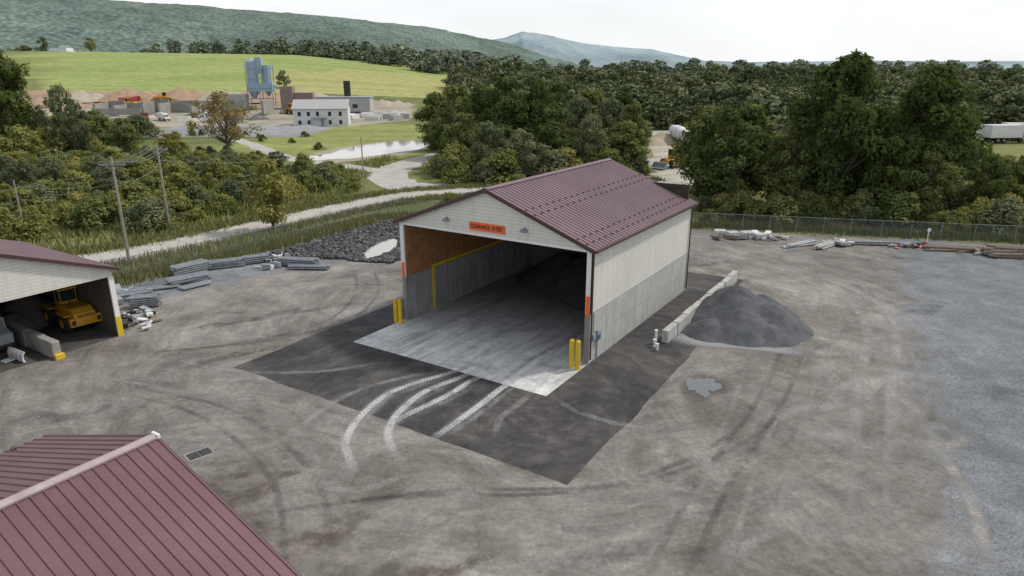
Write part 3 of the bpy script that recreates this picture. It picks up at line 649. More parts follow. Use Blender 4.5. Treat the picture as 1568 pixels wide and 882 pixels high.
# riprap: many angular stones, one object
RP=[(-24.5,66.5),(-21,65),(-16.5,65),(-15.2,64),(-11.5,63.4),(-10.5,66),(-9.5,70),(-9.5,81),(-15,83)]
r=np.random.default_rng(5); pts=[]
while len(pts)<3400:
    p=np.array([[r.uniform(-27,-8),r.uniform(63,84)]]); q=p[0]-np.array([-13.6,69.3]); a_=.15; qx=q[0]*math.cos(a_)-q[1]*math.sin(a_); qy=q[0]*math.sin(a_)+q[1]*math.cos(a_)
    if inpoly(p,RP)[0] and not ((qx/1.35)**2+(qy/4.1)**2<1): pts.append(p[0])
pts=np.array(pts); n=len(pts); sz=r.uniform(.1,.32,n)
cube=np.array([(-1,-1,-1),(1,-1,-1),(1,1,-1),(-1,1,-1),(-1,-1,1),(1,-1,1),(1,1,1),(-1,1,1)],float)*.6
V=cube[None]*sz[:,None,None]*r.uniform(.6,1.25,(n,8,3)); a=r.uniform(0,6.28,n); ca,sa=np.cos(a)[:,None],np.sin(a)[:,None]
V=np.stack([V[...,0]*ca-V[...,1]*sa,V[...,0]*sa+V[...,1]*ca,V[...,2]*.8],-1); bank=.25*np.clip(pdist(pts,[(-13.9,66.5),(-13.,73)])/4-.3,0,1)*r.uniform(.3,1,n)
V[...,:2]+=pts[:,None,:]; V[...,2]+=bank[:,None]+.03
cf=np.array([(0,3,2,1),(4,5,6,7),(0,1,5,4),(1,2,6,5),(2,3,7,6),(3,0,4,7)]); F=(cf[None]+np.arange(n)[:,None,None]*8).reshape(-1,4)
m,nt,b=new_mat('riprap_stone'); L(nt,ramp(nt,attr(nt,'tint'),[(0,(.04,.04,.043)),(.7,(.095,.095,.10)),(1,(.17,.17,.17))]),b.inputs['Base Color']); b.inputs['Roughness'].default_value=.9
addobj('riprap_rocks',npmesh('riprap_rocks',V.reshape(-1,3),F,[m],attrs={'tint':np.repeat(r.uniform(0,1,n),8)}))
sheet('riprap_bed',RP,.006,nmat('riprap_bed_gravel',(.08,.08,.083),(.14,.14,.145),1.5,.95,0,.8,6),.4,.6)
# ---------------------------------------------------------------- fences
wire,nt,b=new_mat('chain_link_wire'); b.inputs['Base Color'].default_value=(.16,.17,.17,1); b.inputs['Alpha'].default_value=.2; b.inputs['Roughness'].default_value=.6
fpost=nmat('fence_post_steel',(.16,.17,.17),(.26,.27,.27),3,.6,.3)
def fence(pts,h=2.1):
    e=empty('chain_link_fence'); o=MB(); w=MB(); c=smooth_line(pts,2.9)
    for i,p in enumerate(c):
        o.cyl((p[0],p[1],-.05),(p[0],p[1],h+.05),.045,n=8)
        if i: q=c[i-1]; o.cyl((q[0],q[1],h),(p[0],p[1],h),.03,n=6); w.quad([(q[0],q[1],0),(p[0],p[1],0),(p[0],p[1],h),(q[0],q[1],h)])
    o.build('posts_and_rail',fpost,e); w.build('wire_mesh',wire,e)
FL1=[(-62,37),(-45,48.5),(-34.2,57.5),(-24.5,71),(-15.5,84.5),(-2,82.8),(21,79)]
fence(FL1); fence([(21,78.8),(38,75),(54,71.5),(80,66.5),(105,61)],1.9)

# ---------------------------------------------------------------- utility poles
def pole(name,x,y,h,arm=True,r=.16,rot=0.6):
    e=empty(name,(x,y,0),rot); o=MB(); o.cyl((0,0,-.1),(0,0,h),r,r*.65,n=12)
    if arm:
        o.box(-1.2,1.2,-.17,-.07,h-.75,h-.62); 
        for s_ in (-1,1): o.cyl((s_*.75,-.1,h-.7),(0,-.1,h-1.3),.025,n=6)
    o.build('pole',polewood,e)
    if arm:
        o=MB()
        for x_ in (-1.1,-.45,.45,1.1): o.cyl((x_,-.12,h-.62),(x_,-.12,h-.42),.05,.03,n=8)
        o.build('insulators',grey_p,e)
    return e
pole('utility_pole',-36.6,63,10.2,rot=.1); pole('utility_pole',-40.2,78.5,9.9,rot=.1); pole('utility_pole',-21.8,100.5,8.6,False,.12)
pole('utility_pole',-54,74,6.4,False,.12)
def wires(name,segs,r=.012):
    cu=bpy.data.curves.new(name,'CURVE'); cu.dimensions='3D'; cu.bevel_depth=r
    for a,b_,sag in segs:
        s_=cu.splines.new('POLY'); s_.points.add(14)
        for i in range(15):
            t=i/14; p=Vector(a).lerp(Vector(b_),t); p.z-=sag*4*t*(1-t); s_.points[i].co=(*p,1)
    cu.materials.append(steel); o=bpy.data.objects.new(name,cu); COL.objects.link(o)
sg=[]
for dx in (-1.1,-.45,.45,1.1):
    sg+=[((-36.6+dx,63,9.75),(-40.2+dx,78.5,9.45),.5)]
sg+=[((-36.6,63,8.),(-40.2,78.5,7.7),.7),((-36.6,63,8.4),(-54,74,6.),.8),((-36.6,63,9.),(-70,50,7.),1.2),((-36.6,63,7.8),(-70,50,6.),1.2),((-40.2,78.5,8),(-21.8,100.5,8.2),1.4)]
wires('power_lines',sg)

# ---------------------------------------------------------------- material stacks
def bundle(name,x,y,rot,n,ln,layers,mat,w=.32,h=.1,messy=.04):
    o=MB()
    for l in range(layers):
        for i in range(n-l%2):
            yy=(i-n/2)*w*1.05+random.gauss(0,messy); zz_=.1+l*(h+.07)+h/2; L_=ln*random.uniform(.9,1.05); a=random.gauss(0,messy); dx=random.gauss(0,messy*3)
            for s_ in (-1,1): o.obox((dx,yy+s_*w*.25,zz_+.03),(L_,w*.24,h*.7),a,0)
            o.obox((dx,yy,zz_-.01),(L_,w*.86,h*.4),a,0)
        if l==0:
            for s_ in (-1,1): o.obox((s_*ln*.3,0,.05),(.12,n*w,.1),0,1)
    return o.build(name,[mat,wood],None,loc=(x,y,.01),rot=rot)
for a in [(-29.6,60.3,.9,4,3.4,5),(-28.6,57.4,.75,4,3.6,3),(-27.2,62.4,.5,4,3.2,4),(-24.9,64,.5,4,2.6,4),(-20.3,63.0,-.15,4,4.0,4),(-18.9,61.7,-.1,3,3.8,2),(-31.,52.9,.5,4,3.2,3),(-28.9,50.9,.3,3,2.2,5),(-32.5,50.,.4,3,3,3),(-30.5,55.3,.45,3,4.2,1),(-27.3,56.,.9,3,2.8,1)]:
    bundle('guardrail_bundle',a[0],a[1],a[2],a[3],a[4],a[5],steel,.34)
def scrap(name,cx,cy,rx,ry,n,mats,smin=.2,smax=.9,seed=0,flat=.35):
    r=random.Random(seed); o=MB()
    for i in range(n):
        s_=r.uniform(smin,smax); o.obox((r.gauss(0,rx/2),r.gauss(0,ry/2),.12+r.random()*.25),(s_,s_*r.uniform(.15,.7),s_*flat*r.uniform(.3,1)),r.uniform(0,6),r.randrange(len(mats)),r.gauss(0,.2))
    return o.build(name,mats,None,.015,loc=(cx,cy,0))
scrap('scrap_heap',-22.6,63.6,1.6,2.6,46,[white_d,grey_p,red_p,black,white_d],.25,.8,1,.8)
scrap('scrap_heap',-28.2,47.9,1.5,1.8,32,[steel,wood,black,white_d],.2,1.1,2)
scrap('scrap_heap',-26.3,46.2,.7,.7,6,[white_d,white_d],.3,.6,3)
scrap('scrap_heap',-32.8,53,2.2,2.5,24,[steel,wood,grey_p],.3,1.4,12)
scrap('scrap_heap',27,74,4,1,30,[wood,white_d,steel,conc],.3,1.6,4)
scrap('scrap_heap',35,70.8,2.4,1,20,[white_d,steel,wood],.3,1.2,5)
scrap('scrap_heap',41,70,4,.7,24,[wood,orange,steel,black],.2,1.,6)
scrap('scrap_heap',50,66.5,5,.8,34,[wood,wood,steel],.3,2.,8)
def pallets(x,y,rot,n):
    o=MB()
    for k in range(n):
        z=k*.15
        for i in range(6): o.box(-.6,.6,-.5+i*.19,-.4+i*.19,z+.12,z+.14)
        for j in (-.55,0,.5): o.box(j,j+.06,-.5,.5,z+.02,z+.12)
    return o.build('pallet_stack',[white_d],None,loc=(x,y,.01),rot=rot)
for i in range(4): pallets(23.3+i*1.35,74.6-.3*i+random.uniform(-.2,.2),.1*i,5-i%2)
def logs(name,x,y,rot,n,ln,r,mat,layers=3,mess=.05):
    o=MB()
    for l in range(layers):
        for i in range(n-l):
            yy=(i-(n-l)/2)*r*2.1; z=r+l*r*1.8; a=random.gauss(0,mess); d=random.uniform(-.5,.5)
            o.cyl((-ln/2+d,yy-a*ln/2,z),(ln/2+d,yy+a*ln/2,z+random.uniform(0,.1)),r*random.uniform(.8,1.1),n=9)
    return o.build(name,mat,None,loc=(x,y,0),rot=rot)
logs('timber_pole_pile',51.5,65.8,-.25,7,7.5,.14,wood,4,.08); logs('timber_pole_pile',46,68.4,-.2,5,6,.13,wood,2,.06); logs('pipe_stack',30.5,70.6,.5,5,4.2,.09,steel,2,.05); logs('pipe_stack',33,70,.7,4,3.6,.12,conc,2,.05); logs('pipe_stack',37.6,71.2,-.15,5,5.,.1,fpost,2,.03)
def cone(x,y):
    o=MB(); o.box(-.2,.2,-.2,.2,.01,.05,1); o.cyl((0,0,.05),(0,0,.3),.15,.1,14); o.cyl((0,0,.3),(0,0,.45),.1,.07,14,1); o.cyl((0,0,.45),(0,0,.75),.07,.025,14); o.build('traffic_cone',[orange,white_p],None,loc=(x,y,0))
cone(42.4,68.8); cone(43.2,69.3)
o=MB(); o.cyl((0,0,0),(0,0,1.9),.05,n=8); o.cyl((0,-.02,1.7),(0,-.07,1.7),.2,n=16,m=1); o.build('marker_post',[white_p,white_p],None,loc=(44,70.5,0))
# loose stones over the yard, one object
r=np.random.default_rng(11); n=2600
pts=np.c_[r.uniform(-34,62,n),r.uniform(19,76,n)]; pts=pts[inpoly(pts,YARD)&~inpoly(pts,[W2(-3.4,-12.5),W2(20.6,-12.5),W2(19,24),W2(-3.4,24)])]; n=len(pts); sz=r.uniform(.012,.045,n)
V=cube[None]*sz[:,None,None]*r.uniform(.6,1.3,(n,8,3)); V[...,:2]+=pts[:,None,:]; V[...,2]+=(sz*.2)[:,None]
F=(cf[None]+np.arange(n)[:,None,None]*8).reshape(-1,4)
m,nt,b=new_mat('loose_stone'); L(nt,ramp(nt,attr(nt,'tint'),[(0,(.16,.155,.15)),(.7,(.28,.27,.26)),(1,(.5,.49,.47))]),b.inputs['Base Color']); b.inputs['Roughness'].default_value=.9
addobj('loose_stones',npmesh('loose_stones',V.reshape(-1,3),F,[m],attrs={'tint':np.repeat(r.uniform(0,1,n),8)}))

# ---------------------------------------------------------------- industrial plant
h=empty('white_house',(-65.5,243,zz(-65,240)),R_(8))
o=MB(); o.box(-9,9,-5,5,-.5,5.6); o.build('walls',stripes('white_house_siding',(.62,.63,.62),(.7,.7,.69),2,.3,.1,(.45,.45,.45)),h)
o=MB()
for s_ in (-1,1): o.hexa([(-9.4,0,8.4),(9.4,0,8.4),(9.4,s_*5.5,5.5),(-9.4,s_*5.5,5.5),(-9.4,0,8.6),(9.4,0,8.6),(9.4,s_*5.5,5.7),(-9.4,s_*5.5,5.7)])
o.build('roof',nmat('light_shingles',(.36,.36,.36),(.44,.44,.43),2),h)
o=MB()
for s_ in (-9.02,8.98): o.quad([(s_,-5,5.6),(s_,5,5.6),(s_,0,8.4)])
o.build('gable_ends',white_p,h)
o=MB()
for x in (-7,-4,-1,3,6.5):
    o.box(x-.5,x+.5,-5.04,-4.98,3.3,4.7); 
    if x!=-1: o.box(x-.5,x+.5,-5.04,-4.98,.6,1.9)
o.box(-9.04,-8.98,-2,-1,3.3,4.6); o.box(-9.04,-8.98,1,2,3.3,4.6); o.build('windows',glass,h)
o=MB(); o.box(-.1,1.,-5.06,-4.98,0,2.3); o.box(-3.,2.,-6.5,-5.,2.6,2.75); o.cyl((-2.9,-6.4,0),(-2.9,-6.4,2.6),.1); o.cyl((1.9,-6.4,0),(1.9,-6.4,2.6),.1); o.build('door_and_porch',grey_p,h)
sil=nmat('pale_blue_silo_paint',(.24,.35,.43),(.32,.42,.50),.6,.5); 
pl=empty('concrete_batch_plant',(-105,298,zz(-105,298)),.1)
o=MB(); o.cyl((-3,0,7),(-3,0,19),2.3,n=20); o.cyl((-3,0,4),(-3,0,7),.5,2.3,n=20); o.cyl((2.5,1,8),(2.5,1,17.5),1.9,n=20); o.cyl((2.5,1,5),(2.5,1,8),.4,1.9,n=20); o.box(-1.2,1.2,-1.5,1.5,14,20.5); o.box(-5.2,5,-2.5,2.5,7,10.5); o.cyl((-3,0,19),(-3,0,20),2.3,.6,n=20); o.build('silos',sil,pl)
o=MB()
for x in (-5.2,-.2,4.8):
    for y in (-2.4,2.4): o.box(x-.15,x+.15,y-.15,y+.15,0,18)
for z in (4,8,12,16): o.box(-5.2,4.8,-2.5,-2.3,z,z+.25); o.box(-5.2,4.8,2.3,2.5,z,z+.25)
o.hexa([(5,-.5,9),(24,-.5,1),(24,.5,1),(5,.5,9),(5,-.5,9.7),(24,-.5,1.7),(24,.5,1.7),(5,.5,9.7)])
o.build('frame_and_conveyor',steel,pl)
o=MB(); o.box(8,13,-3,3,0,9); o.box(13,21,-2,3,3,6.5); o.build('plant_housing',nmat('rust_grey_cladding',(.20,.15,.13),(.27,.21,.19),.8),pl)
o=MB(); o.box(-14,-6,-4,4,0,6); o.box(-24,-15,-3,4,0,3.6); o.build('plant_bins',conc,pl)
pg=empty('plant_building',(-80,291,zz(-80,291)),.05)
o=MB(); o.box(0,22,-5,5,0,5.5); o.build('walls',nmat('grey_blocks',(.36,.37,.38),(.45,.45,.45),.5),pg); o=MB(); o.box(-.4,22.4,-5.4,5.4,5.5,5.9); o.build('roof',nmat('blue_grey_roof',(.3,.33,.37),(.36,.39,.42),.5),pg)
o=MB(); o.box(2,5,-5.05,-4.99,0,3.6); o.box(8,11,-5.05,-4.99,0,3.6); o.box(15,17,-5.05,-4.99,1.5,3); o.build('doors',black,pg)
o=MB(); o.cyl((12,2,5.9),(12,2,12),1.4,n=16); o.build('black_stack',black,pg)
rw=empty('bin_walls',(-158,278,zz(-150,282)),.08)
o=MB(); xx=-4
for i,(w_,hh_) in enumerate([(7,4.2),(11,3.4),(6,4.8),(12,4.2),(8,3),(10,4.6)]):
    o.box(xx,xx+.8,-6,5.5,0,hh_); o.box(xx+.8,xx+w_,5.5,6.3,0,hh_+.6); xx+=w_
o.box(-4,14,-6.9,-6.1,0,2.4); o.box(60,61,-9,6.3,0,5.2); o.build('walls',conc_d,rw)
dirt=nmat('brown_dirt',(.29,.19,.125),(.39,.275,.19),.4,.95)
tan_d=nmat('tan_dirt',(.34,.29,.225),(.43,.38,.30),.4,.95)
for i,(x,y,h_) in enumerate([(-196,322,5),(-176,325,6),(-154,330,5.5),(-134,328,5),(-119,324,5.5),(-208,312,4),(-98,332,4.5),(-162,318,3.5),(-72,322,3.5),(-58,318,3),(-185,300,3)]):
    mound('dirt_mound',[(0,0,h_),(6,1,h_*.8),(-6,1,h_*.7),(10,2,h_*.5)],dirt if i%3 else tan_d,None,(x,y,zz(x,y)-.4),0,slope=.45,res=.8,nz=.4,seed=i)
for i,(x,y,h_) in enumerate([(-140,266,2.2),(-118,258,2.),(-96,262,1.8),(-168,262,2.5),(-48,285,2.2)]):
    mound('sand_pile',[(0,0,h_),(3,1,h_*.8),(-4,1,h_*.6)],[tan_d,conc,stone][i%3],None,(x,y,zz(x,y)-.3),0,slope=.5,res=.6,nz=.2,seed=i+30)
gm=nmat('blue_gravel',(.23,.235,.245),(.30,.305,.31),.5,.95,0,.5,3)
mound('aggregate_stockpile',[(0,0,2.6),(8,3,2.0),(-8,-1,2.2),(14,6,1.8),(-16,2,1.6)],gm,None,(-80,218,-.4),.1,slope=.2,res=.8,nz=.2,seed=5)
for i,(x,y) in enumerate([(-52,262),(-47,268),(-56,272),(-43,262),(-60,266),(-40,270),(-150,255),(-143,252),(-132,250),(-160,258),(-104,252),(-98,250),(-110,256)]):
    o=MB(); o.box(-2.5,2.5,-1,1,0,1.4+.4*(i%2)); o.box(-1.5,3.2,1.2,2.6,0,1.8); o.build('precast_blocks',[white_d,conc][i%2],None,.05,loc=(x,y,zz(x,y)),rot=.3*i)
truck('dump_truck',(-168,312,zz(-168,312)),R_(60),red_p,'dump',1.2); wheel_loader((-155,316,zz(-155,316)),R_(20),1.5); wheel_loader((-163,300,zz(-163,300)),R_(170),1.3)
truck('dump_truck',(-134,256,zz(-134,256)),R_(-60),red_p,'dump',1.1); truck('box_truck',(-128,258,zz(-128,258)),R_(-40),white_p,'box',.8); truck('concrete_mixer_truck',(-112,264,zz(-112,264)),R_(170),white_p,'mixer',1.2)
wheel_loader((-88,281,zz(-88,281)),R_(150),1.3)
for x,y,w_ in ((-430,690,20),(-395,640,7)):
    o=MB(); o.box(-w_/2,w_/2,-5,5,0,4); o.hexa([(-w_/2,-5.5,4),(w_/2,-5.5,4),(w_/2,5.5,4),(-w_/2,5.5,4),(-w_/2,-.1,6.5),(w_/2,-.1,6.5),(w_/2,.1,6.5),(-w_/2,.1,6.5)],1); o.build('farm_barn',[white_p,grey_p],None,loc=(x,y,zz(x,y)))

# ---------------------------------------------------------------- vegetation
def leaf_mat(name,stops,trans=.35,obj=.5):
    m=bpy.data.materials.new(name); m.use_nodes=True; nt=m.node_tree; nt.nodes.clear()
    out=nt.nodes.new('ShaderNodeOutputMaterial'); oi=nt.nodes.new('ShaderNodeObjectInfo')
    f=mth(nt,'ADD',mth(nt,'MULTIPLY',attr(nt,'tint'),1-obj),mth(nt,'MULTIPLY',oi.outputs['Random'],obj))
    c=ramp(nt,f,stops)
    d=nt.nodes.new('ShaderNodeBsdfDiffuse'); L(nt,c,d.inputs[0])
    if not trans: L(nt,d.outputs[0],out.inputs[0]); return m
    t=nt.nodes.new('ShaderNodeBsdfTranslucent'); mx=nt.nodes.new('ShaderNodeMixShader')
    L(nt,mixc(nt,1.,c,(1.15,1.25,.6),'MULTIPLY'),t.inputs[0]); mx.inputs[0].default_value=trans
    L(nt,d.outputs[0],mx.inputs[1]); L(nt,t.outputs[0],mx.inputs[2]); L(nt,mx.outputs[0],out.inputs[0]); return m
lm_dark=leaf_mat('leaves_dark',[(0,(.05,.076,.028)),(.5,(.095,.13,.045)),(1,(.185,.21,.072))],.3,.4)
lm_mid=leaf_mat('leaves_mid',[(0,(.07,.10,.038)),(.5,(.14,.168,.062)),(1,(.25,.255,.10))],.25,.55)
lm_yel=leaf_mat('leaves_yellowgreen',[(0,(.13,.15,.05)),(.5,(.23,.238,.08)),(1,(.37,.325,.115))],.25,.5)
lm_aut=leaf_mat('leaves_autumn',[(0,(.14,.11,.055)),(.5,(.24,.195,.085)),(1,(.33,.25,.11))],.25,.3)
lm_grey=leaf_mat('leaves_greygreen',[(0,(.11,.13,.08)),(.5,(.175,.20,.112)),(1,(.26,.275,.16))],.25,.5)
lm_far=leaf_mat('leaves_far_hazed',[(0,(.085,.115,.06)),(.5,(.145,.172,.09)),(1,(.25,.25,.125))],0,.7)  # lighter greens: distance haze mixed into the leaf colour
lm_far2=leaf_mat('leaves_farther_hazed',[(0,(.17,.21,.165)),(.5,(.22,.26,.185)),(1,(.29,.31,.21))],0,.7)  # paler and bluer still, stronger haze painted into the leaves
bark=nmat('bark',(.09,.075,.06),(.16,.14,.115),4,.95,0,0)
def tcyl(p0,p1,r0,r1,n=7):
    p0=np.array(p0);p1=np.array(p1);d=(p1-p0)/max(np.linalg.norm(p1-p0),1e-6); a=np.cross(d,[.3,.9,.1]);a/=np.linalg.norm(a);b_=np.cross(d,a)
    t=np.linspace(0,2*math.pi,n,endpoint=False); ring=np.cos(t)[:,None]*a+np.sin(t)[:,None]*b_
    V=np.r_[p0+ring*r0,p1+ring*r1]; i=np.arange(n);j=(i+1)%n; return V,np.stack([i,j,j+n,i+n],1)
def make_tree(name,seed,H,R,base,ncl,lpc,ls,lm,trunk=True,cr=(.24,.4),squash=.75,low=.15,tr=.022,limbs=1.):
    r=np.random.default_rng(seed); Vs=[];Fs=[];off=0;wood_n=0
    cen=[]
    for i in range(ncl):
        t=r.uniform(0,1)**.9; env=R*max(.15,math.sin(math.pi*min(1,(t*.82+low)))**.75)
        a=r.uniform(0,6.283); rad=env*math.sqrt(r.uniform(.05,1))*.82
        cen.append((rad*math.cos(a),rad*math.sin(a),base+(H-base)*t*.93))
    cen=np.array(cen); rc=r.uniform(cr[0],cr[1],ncl)*R*(1-.35*(cen[:,2]-base)/(H-base))
    def add(V,F):
        nonlocal off; Vs.append(V);Fs.append(F+off); off+=len(V)
    if trunk:
        p=np.array([0,0,-.2]); nseg=5; pts=[p]
        for k in range(nseg):
            p=p+np.array([r.normal(0,.02*H),r.normal(0,.02*H),(H*.8+.2)/nseg]); pts.append(p)
        for k in range(nseg): add(*tcyl(pts[k],pts[k+1],H*tr*(1-k/nseg*.85),H*tr*(1-(k+1)/nseg*.85)))
        pts=np.array(pts)
        for c_ in cen[:int(ncl*limbs)]:
            z0=max(base*.55,c_[2]-R*r.uniform(.4,.9)); z0=min(z0,H*.75); q=np.array([np.interp(z0,pts[:,2],pts[:,0]),np.interp(z0,pts[:,2],pts[:,1]),z0])
            mid=(q+c_)/2+r.normal(0,.04*R,3); add(*tcyl(q,mid,H*tr*.32,H*tr*.2,5)); add(*tcyl(mid,c_,H*tr*.2,H*tr*.06,5))
    wood_n=sum(len(f) for f in Fs); wv=off
    N=ncl*lpc; ci=np.repeat(np.arange(ncl),lpc)
    d=r.normal(size=(N,3)); d[:,2]+=.25; d/=np.linalg.norm(d,axis=1)[:,None]
    lump=1+.25*np.sin(d[:,0]*5+ci)+.2*np.sin(d[:,1]*6+ci*2)
    rr=(rc[ci]*lump*r.uniform(.45,1.08,N)**.6)[:,None]; C=cen[ci]+d*rr*np.array([1,1,squash])
    C[:,2]=np.maximum(C[:,2],.1)
    nr=d*.9+r.normal(size=(N,3))*.55+np.array([0,0,.35]); nr/=np.linalg.norm(nr,axis=1)[:,None]
    t=np.cross(nr,r.normal(size=(N,3))); t/=np.linalg.norm(t,axis=1)[:,None]; b_=np.cross(nr,t)
    s=(ls*r.uniform(.6,1.3,N))[:,None]
    V=np.stack([C+t*s,C+b_*s*.62,C-t*s,C-b_*s*.62],1).reshape(-1,3); add(V,np.arange(4*N).reshape(N,4))
    V=np.concatenate(Vs);F=np.concatenate(Fs); mi=np.ones(len(F),int); mi[:wood_n]=0
    ct=r.uniform(0,1,ncl); tint=np.clip(ct[ci]*.6+r.uniform(0,.4,N),0,1)
    return npmesh(name,V,F,[bark,lm],mi,{'tint':np.r_[np.zeros(wv),np.repeat(tint,4)]})
TA=[make_tree('tree_a%d'%i,100+i,18,7,2.6,58,290,.28,lm_dark,cr=(.2,.34)) for i in range(3)]
TB=[make_tree('tree_b%d'%i,200+i,14,5.,2.,46,240,.26,lm_mid) for i in range(3)]
TC=[make_tree('autumn_t',300,13,8,3.5,44,85,.24,lm_aut,cr=(.13,.24),tr=.03)]
TG=[make_tree('tree_g%d'%i,350+i,10,4.6,1.,44,190,.2,lm_grey,cr=(.18,.3)) for i in range(2)]
TY=[make_tree('slim_t',400,9,2.8,1.2,34,170,.17,lm_yel,cr=(.25,.4))]
SB=[make_tree('bush%d'%i,500+i,4,2.8,.2,26,120,.18,[lm_mid,lm_yel,lm_grey,lm_yel][i],low=.35,cr=(.28,.45),limbs=.4) for i in range(4)]
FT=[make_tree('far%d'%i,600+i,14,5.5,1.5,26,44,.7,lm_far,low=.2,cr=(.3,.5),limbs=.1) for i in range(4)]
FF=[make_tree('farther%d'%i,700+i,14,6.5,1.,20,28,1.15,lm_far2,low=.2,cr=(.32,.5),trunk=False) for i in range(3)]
BASEH={};
for lst,hh,ww in ((TA,18,14),(TB,14,10),(TC,13,16),(TG,10,9.2),(TY,9,5.6),(SB,4,5.6),(FT,14,11),(FF,14,13)):
    for q in lst: BASEH[q.name]=(hh,ww)
def put(name,me,x,y,h,w=None,parent=None):
    bh,bw_=BASEH[me.name]; sz=h/bh*.98; sx=(w/bw_) if w else sz*random.uniform(.9,1.15)
    return addobj(name,me,parent,(x,y,zz(x,y)-.05),random.uniform(0,6.28),(sx,sx,sz))
T=lambda l:random.choice(l)
for x,y,h_,w_,l in [(-117,160,24,19,TA),(-128,172,23,18,TA),(-105,163,16.5,11,TG),(-98,158,12,8,TG),(-89,160,8,8,TB),(-64.5,157,14,19,TC),(-27.9,78,9,6,TY),(-47,96,4.5,5,TY),(-74,150,5.5,7,TY),
  (-18,165,14,11,TB),(-12,150,15.5,12,TB),(-6,146,16,12,TA),(-1,142,17.5,13,TB),(5,145,17,12,TA),(10,150,16.5,12,TB),(13,138,13.5,11,TG),(20,142,13,11,TG),(17,156,15,12,TB),(25,160,13.5,11,TA),(-9,128,11,9,TB),(-4,119,10,9,TG),(2,117,9.5,10,TG),(8,124,12,10,TB),(14,122,11,9,TG),(20,124,10,9,TB),(-13,133,8.5,7,TB),(26,150,11.5,8,TB),
  (28,92,14,11,TB),(33,98,13.5,12,TB),(36.5,90,12,9,TB),(41.8,89,20.5,14.5,TA),(48,97,14,11,TB),(53.3,89,19.,14,TA),(56,99,14.5,9,TA),(47,85,11,8,TA),(50.5,83,9,7,TB),(68,90,7.5,8,TB),(76,88,6.5,8,TG),(62,86,7.5,7,TB),(84,92,7.5,9,TB),(30,106,13,11,TB),(38,110,13,11,TB),(90,86,6.5,8,TB),(58,83,8.5,6,TA)]:
    put('deciduous_tree',T(l),x,y,h_,w_)
th=empty('shrub_thicket')
def scatter(poly,n,l,h0,h1,parent,name,excl=None,wf=(1,1.5),cap=False):
    poly=np.array(poly); lo=poly.min(0);hi=poly.max(0); k=0;tries=0
    while k<n and tries<n*30:
        tries+=1; p=np.array([[random.uniform(lo[0],hi[0]),random.uniform(lo[1],hi[1])]])
        if not inpoly(p,poly)[0] or (excl and excl(p)): continue
        me=T(l); hh=random.uniform(h0,h1); bh,bw_=BASEH[me.name]; w_=bw_*hh/bh*random.uniform(*wf)
        if cap: hh=min(hh,max(.9,17.6-.1076*p[0,1])*random.uniform(.8,1.15)); w_=min(w_,hh*2.6)
        put(name,me,p[0,0],p[0,1],hh,w_,parent); k+=1
roadA=[(-75,50),(-52,60),(-40.8,65.5),(-34.7,73),(-29.2,82),(-23.4,91.5),(-16,101),(-5,106),(8,110),(26,113)]
roadB=[(-14,100),(-17,109),(-21,118),(-22.5,127),(-20.5,140),(-16,153),(-10,165)]
roadC=[(-22,126),(-34,136),(-48,148),(-66,176),(-84,205)]
PND=[(-41,142),(-21,190)]
ex=lambda p: pdist(p,roadA)[0]<5.4 or pdist(p,roadB)[0]<6.2 or pdist(p,roadC)[0]<4.5 or pdist(p,PND)[0]<12 or (inpoly(p,[(-48,128),(-22,118),(-20,150),(-40,150)])[0])
scatter([(-80,62),(-42,74),(-32,92),(-27,104),(-30,124),(-60,130),(-120,130),(-130,90)],260,SB,1.6,4.2,th,'shrub',ex,cap=True)
scatter([(-90,100),(-40,100),(-38,125),(-90,130)],26,TY+TG,4,6,th,'shrub',ex,cap=True)
scatter([(-120,128),(-45,126),(-38,132),(-52,150),(-130,160)],80,SB,1.5,4,th,'shrub',ex,cap=True)
scatter([(-150,150),(-92,145),(-95,200),(-165,230)],64,SB+TG,3,7,th,'shrub',ex)
scatter([(-92,150),(-40,155),(-55,200),(-95,225)],24,SB,1.,2.2,th,'shrub',ex)
scatter([(-26,96),(-24,106),(-30,118),(-38,110)],12,SB+TY,2.,3.6,th,'shrub',ex)
scatter([(-14,118),(-8,112),(22,116),(24,128),(-12,128)],46,SB+[TG[1]],3,6,th,'shrub',ex)
scatter([(-12,88),(20,84),(24,104),(-4,102)],32,SB,1.5,3.5,th,'shrub',ex)
scatter([(23,82),(54,75.5),(82,70),(110,66),(110,84),(54,86),(26,92)],135,SB[:1]+SB+TG[:1],1.6,4.2,th,'shrub')
corr=lambda p: abs(p[0,0]-.236*p[0,1])<2.5+p[0,1]*.055 and p[0,1]<225
gap=lambda p: p[0,0]>.62*p[0,1] and p[0,1]<200
scatter([(-16,168),(-8,165),(-8,235),(-18,235)],18,SB+TB,4,9,th,'shrub',lambda p:pdist(p,PND)[0]<12)
scatter([(70,96),(110,90),(150,150),(100,160)],50,SB,2,4.2,th,'shrub')
ft=empty('background_woodland')
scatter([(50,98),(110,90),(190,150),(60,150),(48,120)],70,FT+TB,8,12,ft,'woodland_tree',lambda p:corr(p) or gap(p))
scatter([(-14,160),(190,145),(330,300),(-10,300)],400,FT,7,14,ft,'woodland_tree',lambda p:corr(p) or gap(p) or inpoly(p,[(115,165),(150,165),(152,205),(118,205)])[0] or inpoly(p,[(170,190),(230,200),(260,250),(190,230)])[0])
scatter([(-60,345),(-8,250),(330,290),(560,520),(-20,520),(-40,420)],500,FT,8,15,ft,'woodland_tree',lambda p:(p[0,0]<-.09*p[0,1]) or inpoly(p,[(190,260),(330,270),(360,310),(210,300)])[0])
fw=empty('distant_tree_belt')
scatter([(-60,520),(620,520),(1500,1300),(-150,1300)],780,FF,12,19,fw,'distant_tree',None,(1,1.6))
scatter([(-215,640),(-30,470),(-10,520),(-60,740),(-240,760)],130,FF,12,17,fw,'distant_tree')
